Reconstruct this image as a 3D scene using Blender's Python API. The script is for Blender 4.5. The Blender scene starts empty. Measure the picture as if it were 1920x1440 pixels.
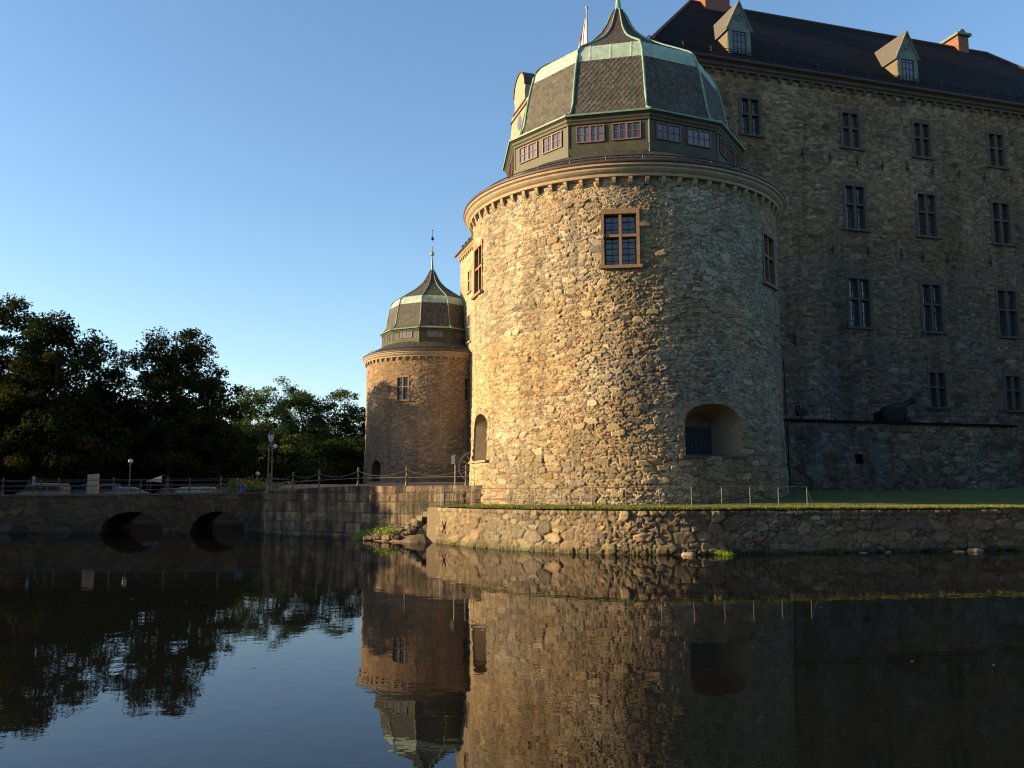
import bpy, math, random
import numpy as np
from mathutils import Vector, Matrix
random.seed(7)
PI = math.pi
SC = bpy.context.scene
COL = SC.collection
# ------------------------------------------------------------------ camera
cam = bpy.data.objects.new('camera', bpy.data.cameras.new('camera')); COL.objects.link(cam)
cam.location = (0, 0, 2.7); cam.rotation_euler = (math.radians(97.0), 0, 0)
cam.data.sensor_width = 36; cam.data.lens = 1660/1920*36
cam.data.clip_start = .1; cam.data.clip_end = 6000
SC.camera = cam
# ------------------------------------------------------------------ light
SUN_EL = math.radians(15)
SUN_AZ = math.atan2(-.9955, -.095)              # clockwise from +Y
sdir = Vector((math.sin(SUN_AZ)*math.cos(SUN_EL), math.cos(SUN_AZ)*math.cos(SUN_EL), math.sin(SUN_EL)))
sl = bpy.data.lights.new('sun', 'SUN'); sl.energy = 5.0; sl.angle = math.radians(.5); sl.color = (1, .72, .385)
so = bpy.data.objects.new('sun', sl); COL.objects.link(so)
so.rotation_euler = sdir.to_track_quat('Z', 'Y').to_euler(); so.location = sdir*200
W = bpy.data.worlds.new('World'); SC.world = W; W.use_nodes = True
nt = W.node_tree; bg = nt.nodes['Background']
sky = nt.nodes.new('ShaderNodeTexSky'); sky.sky_type = 'NISHITA'; sky.sun_disc = False
sky.sun_elevation = SUN_EL; sky.sun_rotation = SUN_AZ % (2*PI)
sky.altitude = 50; sky.air_density = 1.0; sky.dust_density = .6; sky.ozone_density = 2.0
hs_ = nt.nodes.new('ShaderNodeHueSaturation'); hs_.inputs['Saturation'].default_value = 1.09
nt.links.new(sky.outputs[0], hs_.inputs['Color']); nt.links.new(hs_.outputs[0], bg.inputs[0]); bg.inputs[1].default_value = .101
SC.view_settings.view_transform = 'Standard'; SC.view_settings.look = 'None'
SC.view_settings.exposure = 1.40
SC.cycles.filter_width = 1.15; SC.view_settings.gamma = 1

# ------------------------------------------------------------------ materials
def mat(name, color, rough=.8, metal=0, noise=None, bump=None, attr=None, spec=.3, scale2=None, coat=0):
    """noise=(scale, amount) varies the colour, bump=(scale, distance)"""
    m = bpy.data.materials.new(name); m.use_nodes = True
    t = m.node_tree; b = t.nodes['Principled BSDF']
    b.inputs['Roughness'].default_value = rough; b.inputs['Metallic'].default_value = metal
    b.inputs['Specular IOR Level'].default_value = spec
    src = None; color = tuple(c_*.70 for c_ in color)
    if attr:
        a = t.nodes.new('ShaderNodeAttribute'); a.attribute_name = attr; src = a.outputs['Color']
    else:
        r = t.nodes.new('ShaderNodeRGB'); r.outputs[0].default_value = (*color, 1); src = r.outputs[0]
    tc = t.nodes.new('ShaderNodeTexCoord')
    if noise:
        for i, (sc, am) in enumerate([noise] + ([scale2] if scale2 else [])):
            n = t.nodes.new('ShaderNodeTexNoise'); n.inputs['Scale'].default_value = sc; n.inputs['Detail'].default_value = 6
            n.inputs['Roughness'].default_value = .65
            t.links.new(tc.outputs['Object'], n.inputs['Vector'])
            mr = t.nodes.new('ShaderNodeMapRange'); mr.inputs[1].default_value = .25; mr.inputs[2].default_value = .75
            mr.inputs[3].default_value = 1-am; mr.inputs[4].default_value = 1+am
            t.links.new(n.outputs[0], mr.inputs[0])
            mx = t.nodes.new('ShaderNodeVectorMath'); mx.operation = 'MULTIPLY'
            t.links.new(src, mx.inputs[0]); t.links.new(mr.outputs[0], mx.inputs[1]); src = mx.outputs[0]
    t.links.new(src, b.inputs['Base Color'])
    if bump:
        n = t.nodes.new('ShaderNodeTexNoise'); n.inputs['Scale'].default_value = bump[0]; n.inputs['Detail'].default_value = 8
        n.inputs['Roughness'].default_value = .6
        t.links.new(tc.outputs['Object'], n.inputs['Vector'])
        bp = t.nodes.new('ShaderNodeBump'); bp.inputs['Distance'].default_value = bump[1]; bp.inputs['Strength'].default_value = 1
        t.links.new(n.outputs[0], bp.inputs['Height']); t.links.new(bp.outputs[0], b.inputs['Normal'])
    return m
M = {}
M['stone'] = mat('rubble_stone', (1, 1, 1), .92, noise=(9, .22), bump=(14, .05), attr='stone', spec=.15)
M['stone_fine'] = mat('weathered_stone', (1, 1, 1), .92, noise=(5, .2), bump=(9, .06), attr='stone', spec=.15)
M['sand'] = mat('sandstone', (.30, .19, .115), .85, noise=(3, .25), bump=(22, .012), spec=.2)
M['trim'] = mat('limestone_trim', (.42, .33, .22), .85, noise=(2.5, .25), bump=(18, .012), spec=.2)
M['trim_dark'] = mat('shaded_trim', (.115, .10, .08), .9, noise=(2.5, .3), bump=(18, .012), spec=.2)  # shaded copy of the limestone trim, shade put into its colour
M['plaster'] = mat('lime_plaster', (.28, .215, .14), .9, noise=(1.3, .22), bump=(8, .012), spec=.15)
M['slate'] = mat('slate_scales', (1, 1, 1), .75, noise=(7, .25), bump=(25, .006), attr='stone', spec=.3)
M['copper'] = mat('verdigris_copper', (.36, .48, .385), .6, noise=(1.6, .3), bump=(6, .01), scale2=(11, .15), spec=.4)
M['copper_hip'] = mat('verdigris_hip', (.19, .33, .24), .6, noise=(2.2, .35), bump=(6, .006), spec=.4)
M['copper_brown'] = mat('browned_copper', (.075, .04, .03), .55, noise=(1.4, .35), bump=(5, .008), spec=.4)
M['dull_copper'] = mat('dull_grey_copper', (.16, .21, .185), .7, noise=(2, .3), bump=(6, .01), spec=.3)
M['gold'] = mat('gilded_ball', (.65, .5, .32), .3, .8, noise=(3, .1))
M['green_wood'] = mat('olive_painted_wood', (.062, .064, .035), .6, noise=(1.5, .3), bump=(9, .006), spec=.3)
M['red_wood'] = mat('red_window_paint', (.23, .12, .08), .6, noise=(3, .2), spec=.3)
M['iron'] = mat('black_iron', (.018, .018, .02), .55, .3, noise=(5, .3), spec=.4)
M['grey_iron'] = mat('grey_painted_iron', (.10, .095, .09), .5, .3, noise=(5, .2), spec=.4)
M['zinc'] = mat('galvanised_steel', (.24, .225, .2), .45, .5, noise=(3, .1))
M['bar'] = mat('dark_window_bar', (.05, .04, .035), .6, noise=(4, .2))
M['bar_brown'] = mat('brown_window_bar', (.13, .055, .03), .6, noise=(4, .2))
M['shutter'] = mat('iron_bound_shutter', (.05, .055, .065), .7, noise=(3, .3), bump=(6, .01))
M['brick'] = mat('red_brick', (.26, .125, .08), .9, noise=(4, .3), bump=(10, .02))
M['vault'] = mat('dark_vault_stone', (.085, .05, .032), .95, noise=(3, .35), bump=(5, .04))  # darkened to stand in for shade under the bridge arches
M['house_plaster'] = mat('ochre_house_plaster', (.3, .24, .16), .9, noise=(1, .15))
M['lawn'] = mat('short_lawn', (.10, .12, .03), .95, noise=(2.6, .6), scale2=(.35, .35), bump=(14, .05))
M['white'] = mat('white_cloth', (.8, .8, .8), .8, noise=(2, .04))
M['red'] = mat('red_print', (.5, .04, .05), .8, noise=(2, .04))
M['white_paint'] = mat('white_paint', (.40, .43, .47), .5, noise=(2, .08))
M['van_paint'] = mat('beige_van_paint', (.30, .31, .29), .35, .1, noise=(1, .05), spec=.5)
M['blue_paint'] = mat('blue_car_paint', (.12, .20, .32), .35, .1, noise=(1, .08), spec=.5)
M['beige'] = mat('beige_board', (.46, .33, .19), .7, noise=(2, .08))
M['blue_plastic'] = mat('blue_plastic', (.03, .09, .34), .5, noise=(2, .08))
M['rubber'] = mat('black_rubber', (.02, .02, .02), .8, noise=(3, .2))
M['bark'] = mat('tree_bark', (.06, .045, .032), .9, noise=(2, .4), bump=(5, .04))
M['path'] = mat('cobbled_path', (.17, .14, .12), .95, noise=(6, .35), bump=(9, .03))
M['earth'] = mat('grassy_ground', (.05, .06, .025), .95, noise=(.6, .5), bump=(3, .05))
M['wheel_wood'] = mat('grey_wheel_wood', (.19, .19, .2), .8, noise=(3, .2))
M['rust'] = mat('dark_rusty_iron', (.014, .012, .011), .7, .2, noise=(3, .4), bump=(7, .01))
M['marker'] = mat('pale_sign_metal', (.5, .49, .46), .5, .3, noise=(2, .1))

def glassmat(name, col, rough=.04):
    m = bpy.data.materials.new(name); m.use_nodes = True; t = m.node_tree; b = t.nodes['Principled BSDF']
    b.inputs['Base Color'].default_value = (*col, 1); b.inputs['Roughness'].default_value = rough
    b.inputs['IOR'].default_value = 1.5; b.inputs['Specular IOR Level'].default_value = .8
    if name == 'window_glass':
        oi = t.nodes.new('ShaderNodeObjectInfo'); cr_ = t.nodes.new('ShaderNodeValToRGB'); cr_.color_ramp.elements[0].color = (.012, .012, .02, 1); cr_.color_ramp.elements[1].color = (.11, .11, .125, 1); cr_.color_ramp.elements[1].position = .95
        t.links.new(oi.outputs['Random'], cr_.inputs[0]); t.links.new(cr_.outputs[0], b.inputs['Base Color'])
    tc = t.nodes.new('ShaderNodeTexCoord'); n = t.nodes.new('ShaderNodeTexNoise'); n.inputs['Scale'].default_value = 1.7
    t.links.new(tc.outputs['Object'], n.inputs['Vector'])
    bp = t.nodes.new('ShaderNodeBump'); bp.inputs['Distance'].default_value = .03
    t.links.new(n.outputs[0], bp.inputs['Height']); t.links.new(bp.outputs[0], b.inputs['Normal'])
    return m
M['glass'] = glassmat('window_glass', (.035, .035, .055))
M['lamp_glass'] = glassmat('milky_lamp_glass', (.4, .42, .44), .3)
M['car_glass'] = glassmat('car_window_glass', (.01, .012, .015))

def leafmat(name, tint):
    m = bpy.data.materials.new(name); m.use_nodes = True; t = m.node_tree
    for n in list(t.nodes): t.nodes.remove(n)
    o = t.nodes.new('ShaderNodeOutputMaterial'); d = t.nodes.new('ShaderNodeBsdfDiffuse'); tr = t.nodes.new('ShaderNodeBsdfTranslucent')
    mix = t.nodes.new('ShaderNodeMixShader'); mix.inputs[0].default_value = .25
    a = t.nodes.new('ShaderNodeAttribute'); a.attribute_name = 'stone'
    mu = t.nodes.new('ShaderNodeVectorMath'); mu.operation = 'MULTIPLY'; mu.inputs[1].default_value = tuple(.72*q for q in tint)
    t.links.new(a.outputs['Color'], mu.inputs[0])
    t.links.new(mu.outputs[0], d.inputs[0]); t.links.new(mu.outputs[0], tr.inputs[0])
    t.links.new(d.outputs[0], mix.inputs[1]); t.links.new(tr.outputs[0], mix.inputs[2]); t.links.new(mix.outputs[0], o.inputs[0])
    return m
M['leaf'] = leafmat('foliage', (1, 1, 1))

def slate_plain():
    m = mat('slate_courses', (.020, .018, .021), .85, noise=(1.2, .35), scale2=(.15, .3), spec=.12)
    t = m.node_tree; b = t.nodes['Principled BSDF']
    uv = t.nodes.new('ShaderNodeUVMap'); uv.uv_map = 'uv'
    br = t.nodes.new('ShaderNodeTexBrick'); br.inputs['Scale'].default_value = 1
    br.inputs['Brick Width'].default_value = .3; br.inputs['Row Height'].default_value = .2; br.inputs['Mortar Size'].default_value = .015
    br.inputs['Color1'].default_value = (.6, .6, .6, 1); br.inputs['Color2'].default_value = (1, 1, 1, 1); br.inputs['Mortar'].default_value = (.2, .2, .2, 1)
    t.links.new(uv.outputs[0], br.inputs['Vector'])
    bp = t.nodes.new('ShaderNodeBump'); bp.inputs['Distance'].default_value = .02
    t.links.new(br.outputs['Color'], bp.inputs['Height']); t.links.new(bp.outputs[0], b.inputs['Normal'])
    src = b.inputs['Base Color'].links[0].from_socket
    mx = t.nodes.new('ShaderNodeVectorMath'); mx.operation = 'MULTIPLY'
    t.links.new(src, mx.inputs[0]); t.links.new(br.outputs['Color'], mx.inputs[1]); t.links.new(mx.outputs[0], b.inputs['Base Color'])
    return m
M['slate_plain'] = slate_plain()

def watermat():
    m = bpy.data.materials.new('dark_river_water'); m.use_nodes = True; t = m.node_tree; b = t.nodes['Principled BSDF']
    b.inputs['Base Color'].default_value = (.006, .007, .006, 1); b.inputs['Roughness'].default_value = .015; b.inputs['IOR'].default_value = 1.25
    tc = t.nodes.new('ShaderNodeTexCoord'); mp = t.nodes.new('ShaderNodeMapping'); mp.inputs['Scale'].default_value = (1, 1.0, 1)
    t.links.new(tc.outputs['Object'], mp.inputs['Vector'])
    n1 = t.nodes.new('ShaderNodeTexNoise'); n1.inputs['Scale'].default_value = 1.9; n1.inputs['Detail'].default_value = 3; n1.inputs['Roughness'].default_value = .45
    n2 = t.nodes.new('ShaderNodeTexNoise'); n2.inputs['Scale'].default_value = .16; n2.inputs['Detail'].default_value = 2
    t.links.new(mp.outputs[0], n1.inputs['Vector']); t.links.new(mp.outputs[0], n2.inputs['Vector'])
    b1 = t.nodes.new('ShaderNodeBump'); b1.inputs['Distance'].default_value = .0023; b1.inputs['Strength'].default_value = 1
    b2 = t.nodes.new('ShaderNodeBump'); b2.inputs['Distance'].default_value = .007; b2.inputs['Strength'].default_value = 1
    t.links.new(n1.outputs[0], b1.inputs['Height']); t.links.new(n2.outputs[0], b2.inputs['Height'])
    t.links.new(b1.outputs[0], b2.inputs['Normal'])
    gl = t.nodes.new('ShaderNodeBsdfGlossy'); gl.inputs['Color'].default_value = (.76, .75, .79, 1); gl.inputs['Roughness'].default_value = .012
    df = t.nodes.new('ShaderNodeBsdfDiffuse'); df.inputs['Color'].default_value = (.006, .007, .006, 1)
    fr = t.nodes.new('ShaderNodeFresnel'); fr.inputs['IOR'].default_value = 1.33; mx = t.nodes.new('ShaderNodeMixShader')
    for n_ in (gl, df, fr): t.links.new(b2.outputs[0], n_.inputs['Normal'])
    t.links.new(fr.outputs[0], mx.inputs[0]); t.links.new(df.outputs[0], mx.inputs[1]); t.links.new(gl.outputs[0], mx.inputs[2])
    t.nodes.remove(b); t.links.new(mx.outputs[0], t.nodes['Material Output'].inputs[0])
    return m
M['water'] = watermat()

# ------------------------------------------------------------------ object helpers
def link(name, me, m, parent=None):
    me.materials.append(m) if not me.materials else None
    o = bpy.data.objects.new(name, me); COL.objects.link(o)
    if parent is not None: o.parent = parent
    return o
def thing(name, label, cat, loc=(0, 0, 0), rz=0, group=None):
    o = bpy.data.objects.new(name, None); COL.objects.link(o)
    o.location = loc; o.rotation_euler = (0, 0, rz); o['label'] = label; o['category'] = cat
    if group: o['group'] = group
    return o
def tag(o, label, cat, group=None):
    o['label'] = label; o['category'] = cat
    if group: o['group'] = group
    return o
def struct(o, kind='structure'):
    o['kind'] = kind; return o
def copy_tree(o, parent=None):
    c = o.copy(); COL.objects.link(c)
    if parent is not None: c.parent = parent
    for ch in [x for x in o.children]: copy_tree(ch, c)
    return c

class MB:
    def __init__(s): s.v = []; s.f = []
    def add(s, vs, fs):
        k = len(s.v); s.v += [tuple(p) for p in vs]; s.f += [[i+k for i in f] for f in fs]; return s
    def box(s, x0, x1, y0, y1, z0, z1, fn=None):
        vs = [(x, y, z) for z in (z0, z1) for y in (y0, y1) for x in (x0, x1)]
        if fn: vs = [fn(*p) for p in vs]
        return s.add(vs, [(0, 2, 3, 1), (4, 5, 7, 6), (0, 1, 5, 4), (2, 6, 7, 3), (0, 4, 6, 2), (1, 3, 7, 5)])
    def prism(s, poly, y0, y1, fn=None):          # poly in (x,z), extruded along y
        n = len(poly); vs = [(x, y0, z) for x, z in poly]+[(x, y1, z) for x, z in poly]
        if fn: vs = [fn(*p) for p in vs]
        return s.add(vs, [list(range(n)), list(range(2*n-1, n-1, -1))]+[(i, i+n, (i+1) % n+n, (i+1) % n) for i in range(n)])
    def tube(s, pts, r, n=6, cap=True):
        pts = [Vector(p) for p in pts]; k = len(pts); rr = r if isinstance(r, (list, tuple)) else [r]*k
        vs = []; up = Vector((0, 0, 1))
        for i, p in enumerate(pts):
            d = (pts[min(i+1, k-1)]-pts[max(i-1, 0)]).normalized()
            a = d.cross(up if abs(d.z) < .95 else Vector((1, 0, 0))).normalized(); b = d.cross(a)
            for j in range(n):
                t = 2*PI*j/n; vs.append(p+(a*math.cos(t)+b*math.sin(t))*rr[i])
        fs = [(i*n+j, i*n+(j+1) % n, (i+1)*n+(j+1) % n, (i+1)*n+j) for i in range(k-1) for j in range(n)]
        if cap: fs += [list(range(n))[::-1], [(k-1)*n+j for j in range(n)]]
        return s.add(vs, fs)
    def lathe(s, prof, n=16, c=(0, 0), a0=0, a1=2*PI, fn=None):
        full = abs(a1-a0-2*PI) < 1e-6; m = n if full else n+1; vs = []
        for r, z in prof:
            for j in range(m):
                t = a0+(a1-a0)*j/n; p = (c[0]+r*math.sin(t), c[1]-r*math.cos(t), z); vs.append(fn(*p) if fn else p)
        fs = []
        for i in range(len(prof)-1):
            for j in range(n):
                j2 = (j+1) % m
                fs.append((i*m+j, i*m+j2, (i+1)*m+j2, (i+1)*m+j))
        return s.add(vs, fs)
    def mesh(s, name, m, smooth=False):
        me = bpy.data.meshes.new(name); me.from_pydata(s.v, [], s.f); me.materials.append(m)
        if smooth: me.polygons.foreach_set('use_smooth', [True]*len(me.polygons))
        me.update(); return me
    def build(s, name, m, parent=None, smooth=False):
        return link(name, s.mesh(name, m, smooth), m, parent)

def fast_mesh(name, V, F, m, colr=None, smooth=True, uv=None):
    me = bpy.data.meshes.new(name); V = np.asarray(V, np.float32); F = np.asarray(F, np.int32)
    me.vertices.add(len(V)); me.vertices.foreach_set('co', V.ravel())
    k = F.shape[1]; me.loops.add(F.size); me.loops.foreach_set('vertex_index', F.ravel())
    me.polygons.add(len(F)); me.polygons.foreach_set('loop_start', np.arange(0, F.size, k, dtype=np.int32))
    me.update(calc_edges=True); me.validate()
    me.polygons.foreach_set('use_smooth', np.full(len(me.polygons), smooth))
    if colr is not None:
        a = me.color_attributes.new('stone', 'FLOAT_COLOR', 'POINT')
        c = np.ones((len(V), 4), np.float32); c[:, :3] = colr; a.data.foreach_set('color', c.ravel())
    me.materials.append(m); me.update(); return me

# ------------------------------------------------------------------ numpy noise
def h2(i, j, s):
    x = np.sin(i*127.1+j*311.7+s*74.7)*43758.5453; return x-np.floor(x)
def vn(x, y, s=0):
    i = np.floor(x); j = np.floor(y); a = x-i; b = y-j; a = a*a*(3-2*a); b = b*b*(3-2*b)
    return (h2(i, j, s)*(1-a)+h2(i+1, j, s)*a)*(1-b)+(h2(i, j+1, s)*(1-a)+h2(i+1, j+1, s)*a)*b
def fbm(x, y, s=0, o=4):
    r = 0; a = .5; t = 0
    for k in range(o): r = r+a*vn(x*2**k, y*2**k, s+k*13); t += a; a *= .5
    return r/t
def ss(a, b, x): t = np.clip((x-a)/(b-a), 0, 1); return t*t*(3-2*t)
def worley(u, v, cw, ch, s, jit=.8):
    x0 = u/cw; y = v/ch; J = np.floor(y); F1 = np.full(u.shape, 9.); F2 = F1.copy()
    ia = np.zeros(u.shape); ja = np.zeros(u.shape); du = np.zeros(u.shape); dv = np.zeros(u.shape)
    for dj in (-1, 0, 1):
        r = J+dj; sh = h2(r, 5., s+9); x = x0+sh; I = np.floor(x)
        for di in (-1, 0, 1):
            i = I+di
            cx = i+.5+(h2(i, r, s)-.5)*jit; cy = r+.5+(h2(i, r, s+1)-.5)*jit*.75
            ax = x-cx; ay = (y-cy)*1.08
            d = (np.abs(ax)**2.6+np.abs(ay)**2.6)**(1/2.6)
            b = d < F1
            F2 = np.where(b, F1, np.minimum(F2, d)); F1 = np.where(b, d, F1)
            ia = np.where(b, i, ia); ja = np.where(b, r, ja); du = np.where(b, ax, du); dv = np.where(b, ay, dv)
    return F1, F2-F1, ia, ja, du, dv

PAL = {
 'warm': np.array([(.44, .345, .205), (.41, .325, .195), (.47, .38, .235), (.38, .305, .195), (.43, .35, .225), (.49, .41, .27), (.35, .285, .195), (.42, .295, .16), (.27, .225, .17), (.31, .205, .13)]),
 'shade': np.array([(.22, .19, .14), (.19, .165, .13), (.25, .215, .165), (.15, .135, .12), (.21, .18, .14), (.24, .2, .14), (.11, .1, .095), (.18, .13, .095), (.28, .25, .21), (.16, .14, .12)]),  # darker copy of the castle stone, facade shade put into the colour
 'brick': np.array([(.32, .22, .135), (.35, .25, .155), (.29, .2, .13), (.38, .285, .18), (.31, .23, .15), (.25, .18, .12), (.40, .31, .2), (.33, .2, .12), (.19, .145, .105), (.36, .26, .165)]),
 'grey': np.array([(.16, .145, .12), (.13, .12, .10), (.19, .17, .14), (.11, .10, .09), (.16, .14, .11), (.21, .185, .15), (.08, .075, .065), (.15, .11, .085), (.24, .21, .175), (.13, .115, .095)]),
 'bank': np.array([(.27, .215, .14), (.24, .19, .125), (.30, .24, .15), (.21, .17, .12), (.26, .215, .15), (.29, .24, .16), (.17, .145, .11), (.23, .18, .12), (.15, .13, .105), (.21, .145, .105)]),
 'granite': np.array([(.205, .16, .105), (.18, .14, .095), (.235, .18, .115), (.15, .12, .085), (.2, .16, .11), (.25, .19, .12), (.13, .105, .08), (.21, .145, .1), (.11, .095, .075), (.18, .13, .09)]),
}
for k_ in PAL: PAL[k_] = PAL[k_]*.70
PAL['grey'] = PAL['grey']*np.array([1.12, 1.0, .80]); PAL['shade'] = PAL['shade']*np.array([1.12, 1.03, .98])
def rubble(u, v, pal, s=0, small=(.40, .145), big=(.66, .30), pbig=.25, amp=.09, mortar=(.27, .215, .15), gap=.075, vary=.4, streak=0):
    """irregular rubble masonry: returns (displacement in m, colour)"""
    wu = u+.20*(fbm(u*1.3, v*2.2, s+50, 3)-.5)+.035*(vn(u*9, v*9, s+2)-.5)
    wv = v+.13*(fbm(u*1.1, v*1.6, s+70, 3)-.5)+.02*(vn(u*8, v*10, s+3)-.5)
    P = PAL[pal]
    def layer(cw, ch, sd):
        F1, D, i, j, du, dv = worley(wu, wv, cw, ch, sd)
        r1 = h2(i, j, sd+3); r2 = h2(i, j, sd+4); r3 = h2(i, j, sd+5); r4 = h2(i, j, sd+6)
        prof = ss(.01, gap+.08*r4, D)
        hh = prof*(.45+.55*r1)+prof*((r2-.5)*du*.9+(r3-.5)*dv*.9)
        k = np.minimum((r4*r4*.6+r4*.4)*10, 9.99).astype(int)
        c = P[k]*(1-vary/2+vary*h2(i, j, sd+8))[..., None]
        return hh, c, D, h2(i, j, sd+7), prof
    H, Cc, D, q, p = layer(small[0], small[1], s)
    H3, C3, D3, q3, p3 = layer(small[0]*.68, small[1]*.72, s+200)
    fine = fbm(u*.32, v*.45, s+61, 3) > .53; H = np.where(fine, H3*.8, H); Cc = np.where(fine[..., None], C3, Cc); p = np.where(fine, p3, p)
    H2, C2, D2, q2, p2 = layer(big[0], big[1], s+100)
    pb = pbig if np.ndim(pbig) else np.full(u.shape, pbig)
    use = q2 < pb
    H = np.where(use, H2*1.25, H); Cc = np.where(use[..., None], C2, Cc); p = np.where(use, p2, p)
    # bigger stones cut a joint into the small ones round them
    edge = (~use) & False
    patch = fbm(u*.16, v*.16, s+31, 3); Cc = Cc*(.8+.4*ss(.3, .7, patch))[..., None]
    if streak:
        stn = ss(.5, .7, fbm(u*1.1, v*.09, s+301, 4)); Cc = Cc*(1-streak*stn)[..., None]
    warm_ = fbm(u*.22, v*.3, s+311, 3); Cc = Cc*(1+(ss(.35, .65, warm_)-.5)[..., None]*np.array([.10, .0, -.16]))
    mo = .70*np.array(mortar)*(.75+.5*fbm(u*2, v*2, s+90, 3))[..., None]
    Cc = mo*(1-p[..., None])+Cc*p[..., None]
    disp = amp*H*(.75+.6*fbm(u*.9, v*.9, s+23, 2))+.012*(fbm(u*7, v*7, s+40, 3)-.5)+.05*(fbm(u*.5, v*.5, s+44, 2)-.5)
    return disp, Cc
def blocks(u, v, pal, s=0, rows=(.5, .66, .62, .68, .54, .55), amp=.07, mortar=(.045, .04, .03), wmin=.9):
    """coursed rock-faced ashlar"""
    e = np.cumsum((0,)+tuple(rows)); v2 = v+.03*(vn(u*.7, v*0, s)-.5)
    r = np.clip(np.searchsorted(e, v2, 'right')-1, 0, len(rows)-1)
    lo = e[r]; hi = e[r+1]; w = wmin*(1+.45*h2(r*1., 3., s)); sh = h2(r*1., 7., s)*w
    x = (u+sh)/w; xi = np.floor(x); off = (h2(xi, r*1., s+2)-.5)*.5; off2 = (h2(xi+1, r*1., s+2)-.5)*.5
    xi2 = np.where(x-xi < np.maximum(off, 0), xi-1, xi); xi2 = np.where(x-xi > 1+np.minimum(off2, 0), xi+1, xi2)
    lx = (x-(xi2+(h2(xi2, r*1., s+2)-.5)*.5)); wd = 1+(h2(xi2+1, r*1., s+2)-h2(xi2, r*1., s+2))*.5; lx = np.clip(lx/wd, 0, 1)
    d = np.minimum(np.minimum(lx, 1-lx)*w*wd, np.minimum(v2-lo, hi-v2))
    p = ss(.0, .055, d+.02*(vn(u*6, v*6, s+6)-.5)); r1 = h2(xi2, r*1., s+3)
    k = np.minimum(h2(xi2, r*1., s+4)*10, 9.99).astype(int)
    c = PAL[pal][k]*(.88+.24*h2(xi2, r*1., s+5))[..., None]
    st = fbm(u*2.8, v*.35, s+17, 4); blot = ss(.42, .6, fbm(u*1.4, v*1.1, s+27, 5)); c = c*(.5+.7*ss(.3, .65, st))[..., None]*(1-.4*blot)[..., None]; c = c*(.75+.5*vn(u*14, v*14, s+29))[..., None]
    c = np.array(mortar)*(1-p[..., None])+c*p[..., None]
    return amp*p*(.5+.5*r1)+.15*p*(fbm(u*2.3, v*2.3, s+8, 5)-.5), c
def hexslate(u, v, s=0, w=.30, h=.19):
    vv = v/h; k0 = np.floor(vv); row = np.full(u.shape, -99.); bt = np.zeros(u.shape)
    for dk in (1, 0, -1):
        k = k0+dk; x = u/w+.5*np.mod(k, 2); fx = np.abs(x-np.floor(x)-.5)*2
        b = k-.25+.55*np.clip((fx-.35)/.65, 0, 1)
        ok = (row < -50) & (vv >= b); row = np.where(ok, k, row); bt = np.where(ok, b, bt)
    x = np.floor(u/w+.5*np.mod(row, 2)); t = np.clip((vv-bt)/1.2, 0, 1)
    r1 = h2(x, row, s); lx = u/w+.5*np.mod(row, 2)-x
    c = .72*np.array([(.082, .078, .066)])*(.65+.6*r1)[..., None]+np.array([(.02, .012, .0)])*(h2(x, row, s+2) > .9)[..., None]
    e = np.minimum(lx, 1-lx); c = c*(.35+.65*ss(0, .1, e)*ss(0, .16, t))[..., None]
    return .028*(1-t)*(.7+.5*r1)+.006*(h2(x, row, s+4)-.5)*(lx-.5)*4, c

def gridmesh(name, U, V, pos, nrm, field, m, hole=None, fade=None, off=(0, 0, 0), dscale=None):
    """U,V 1-d arrays; pos/nrm functions of arrays; field(u,v)->(disp,colour); hole(u,v)->bool at face centres"""
    u, v = np.meshgrid(U, V, indexing='ij'); d, c = field(u, v)
    if fade is not None: d = d*fade(u, v)
    P = pos(u, v)+nrm(u, v)*d[..., None]-np.array(off)
    nu, nv = u.shape; idx = np.arange(nu*nv).reshape(nu, nv)
    F = np.stack([idx[:-1, :-1], idx[1:, :-1], idx[1:, 1:], idx[:-1, 1:]], -1).reshape(-1, 4)
    if hole is not None:
        uc = (u[:-1, :-1]+u[1:, 1:])/2; vc = (v[:-1, :-1]+v[1:, 1:])/2
        F = F[~hole(uc, vc).ravel()]
    return fast_mesh(name, P.reshape(-1, 3), F, m, c.reshape(-1, 3))

def pt2(x, y):
    return np.stack([x, y], -1)

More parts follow.
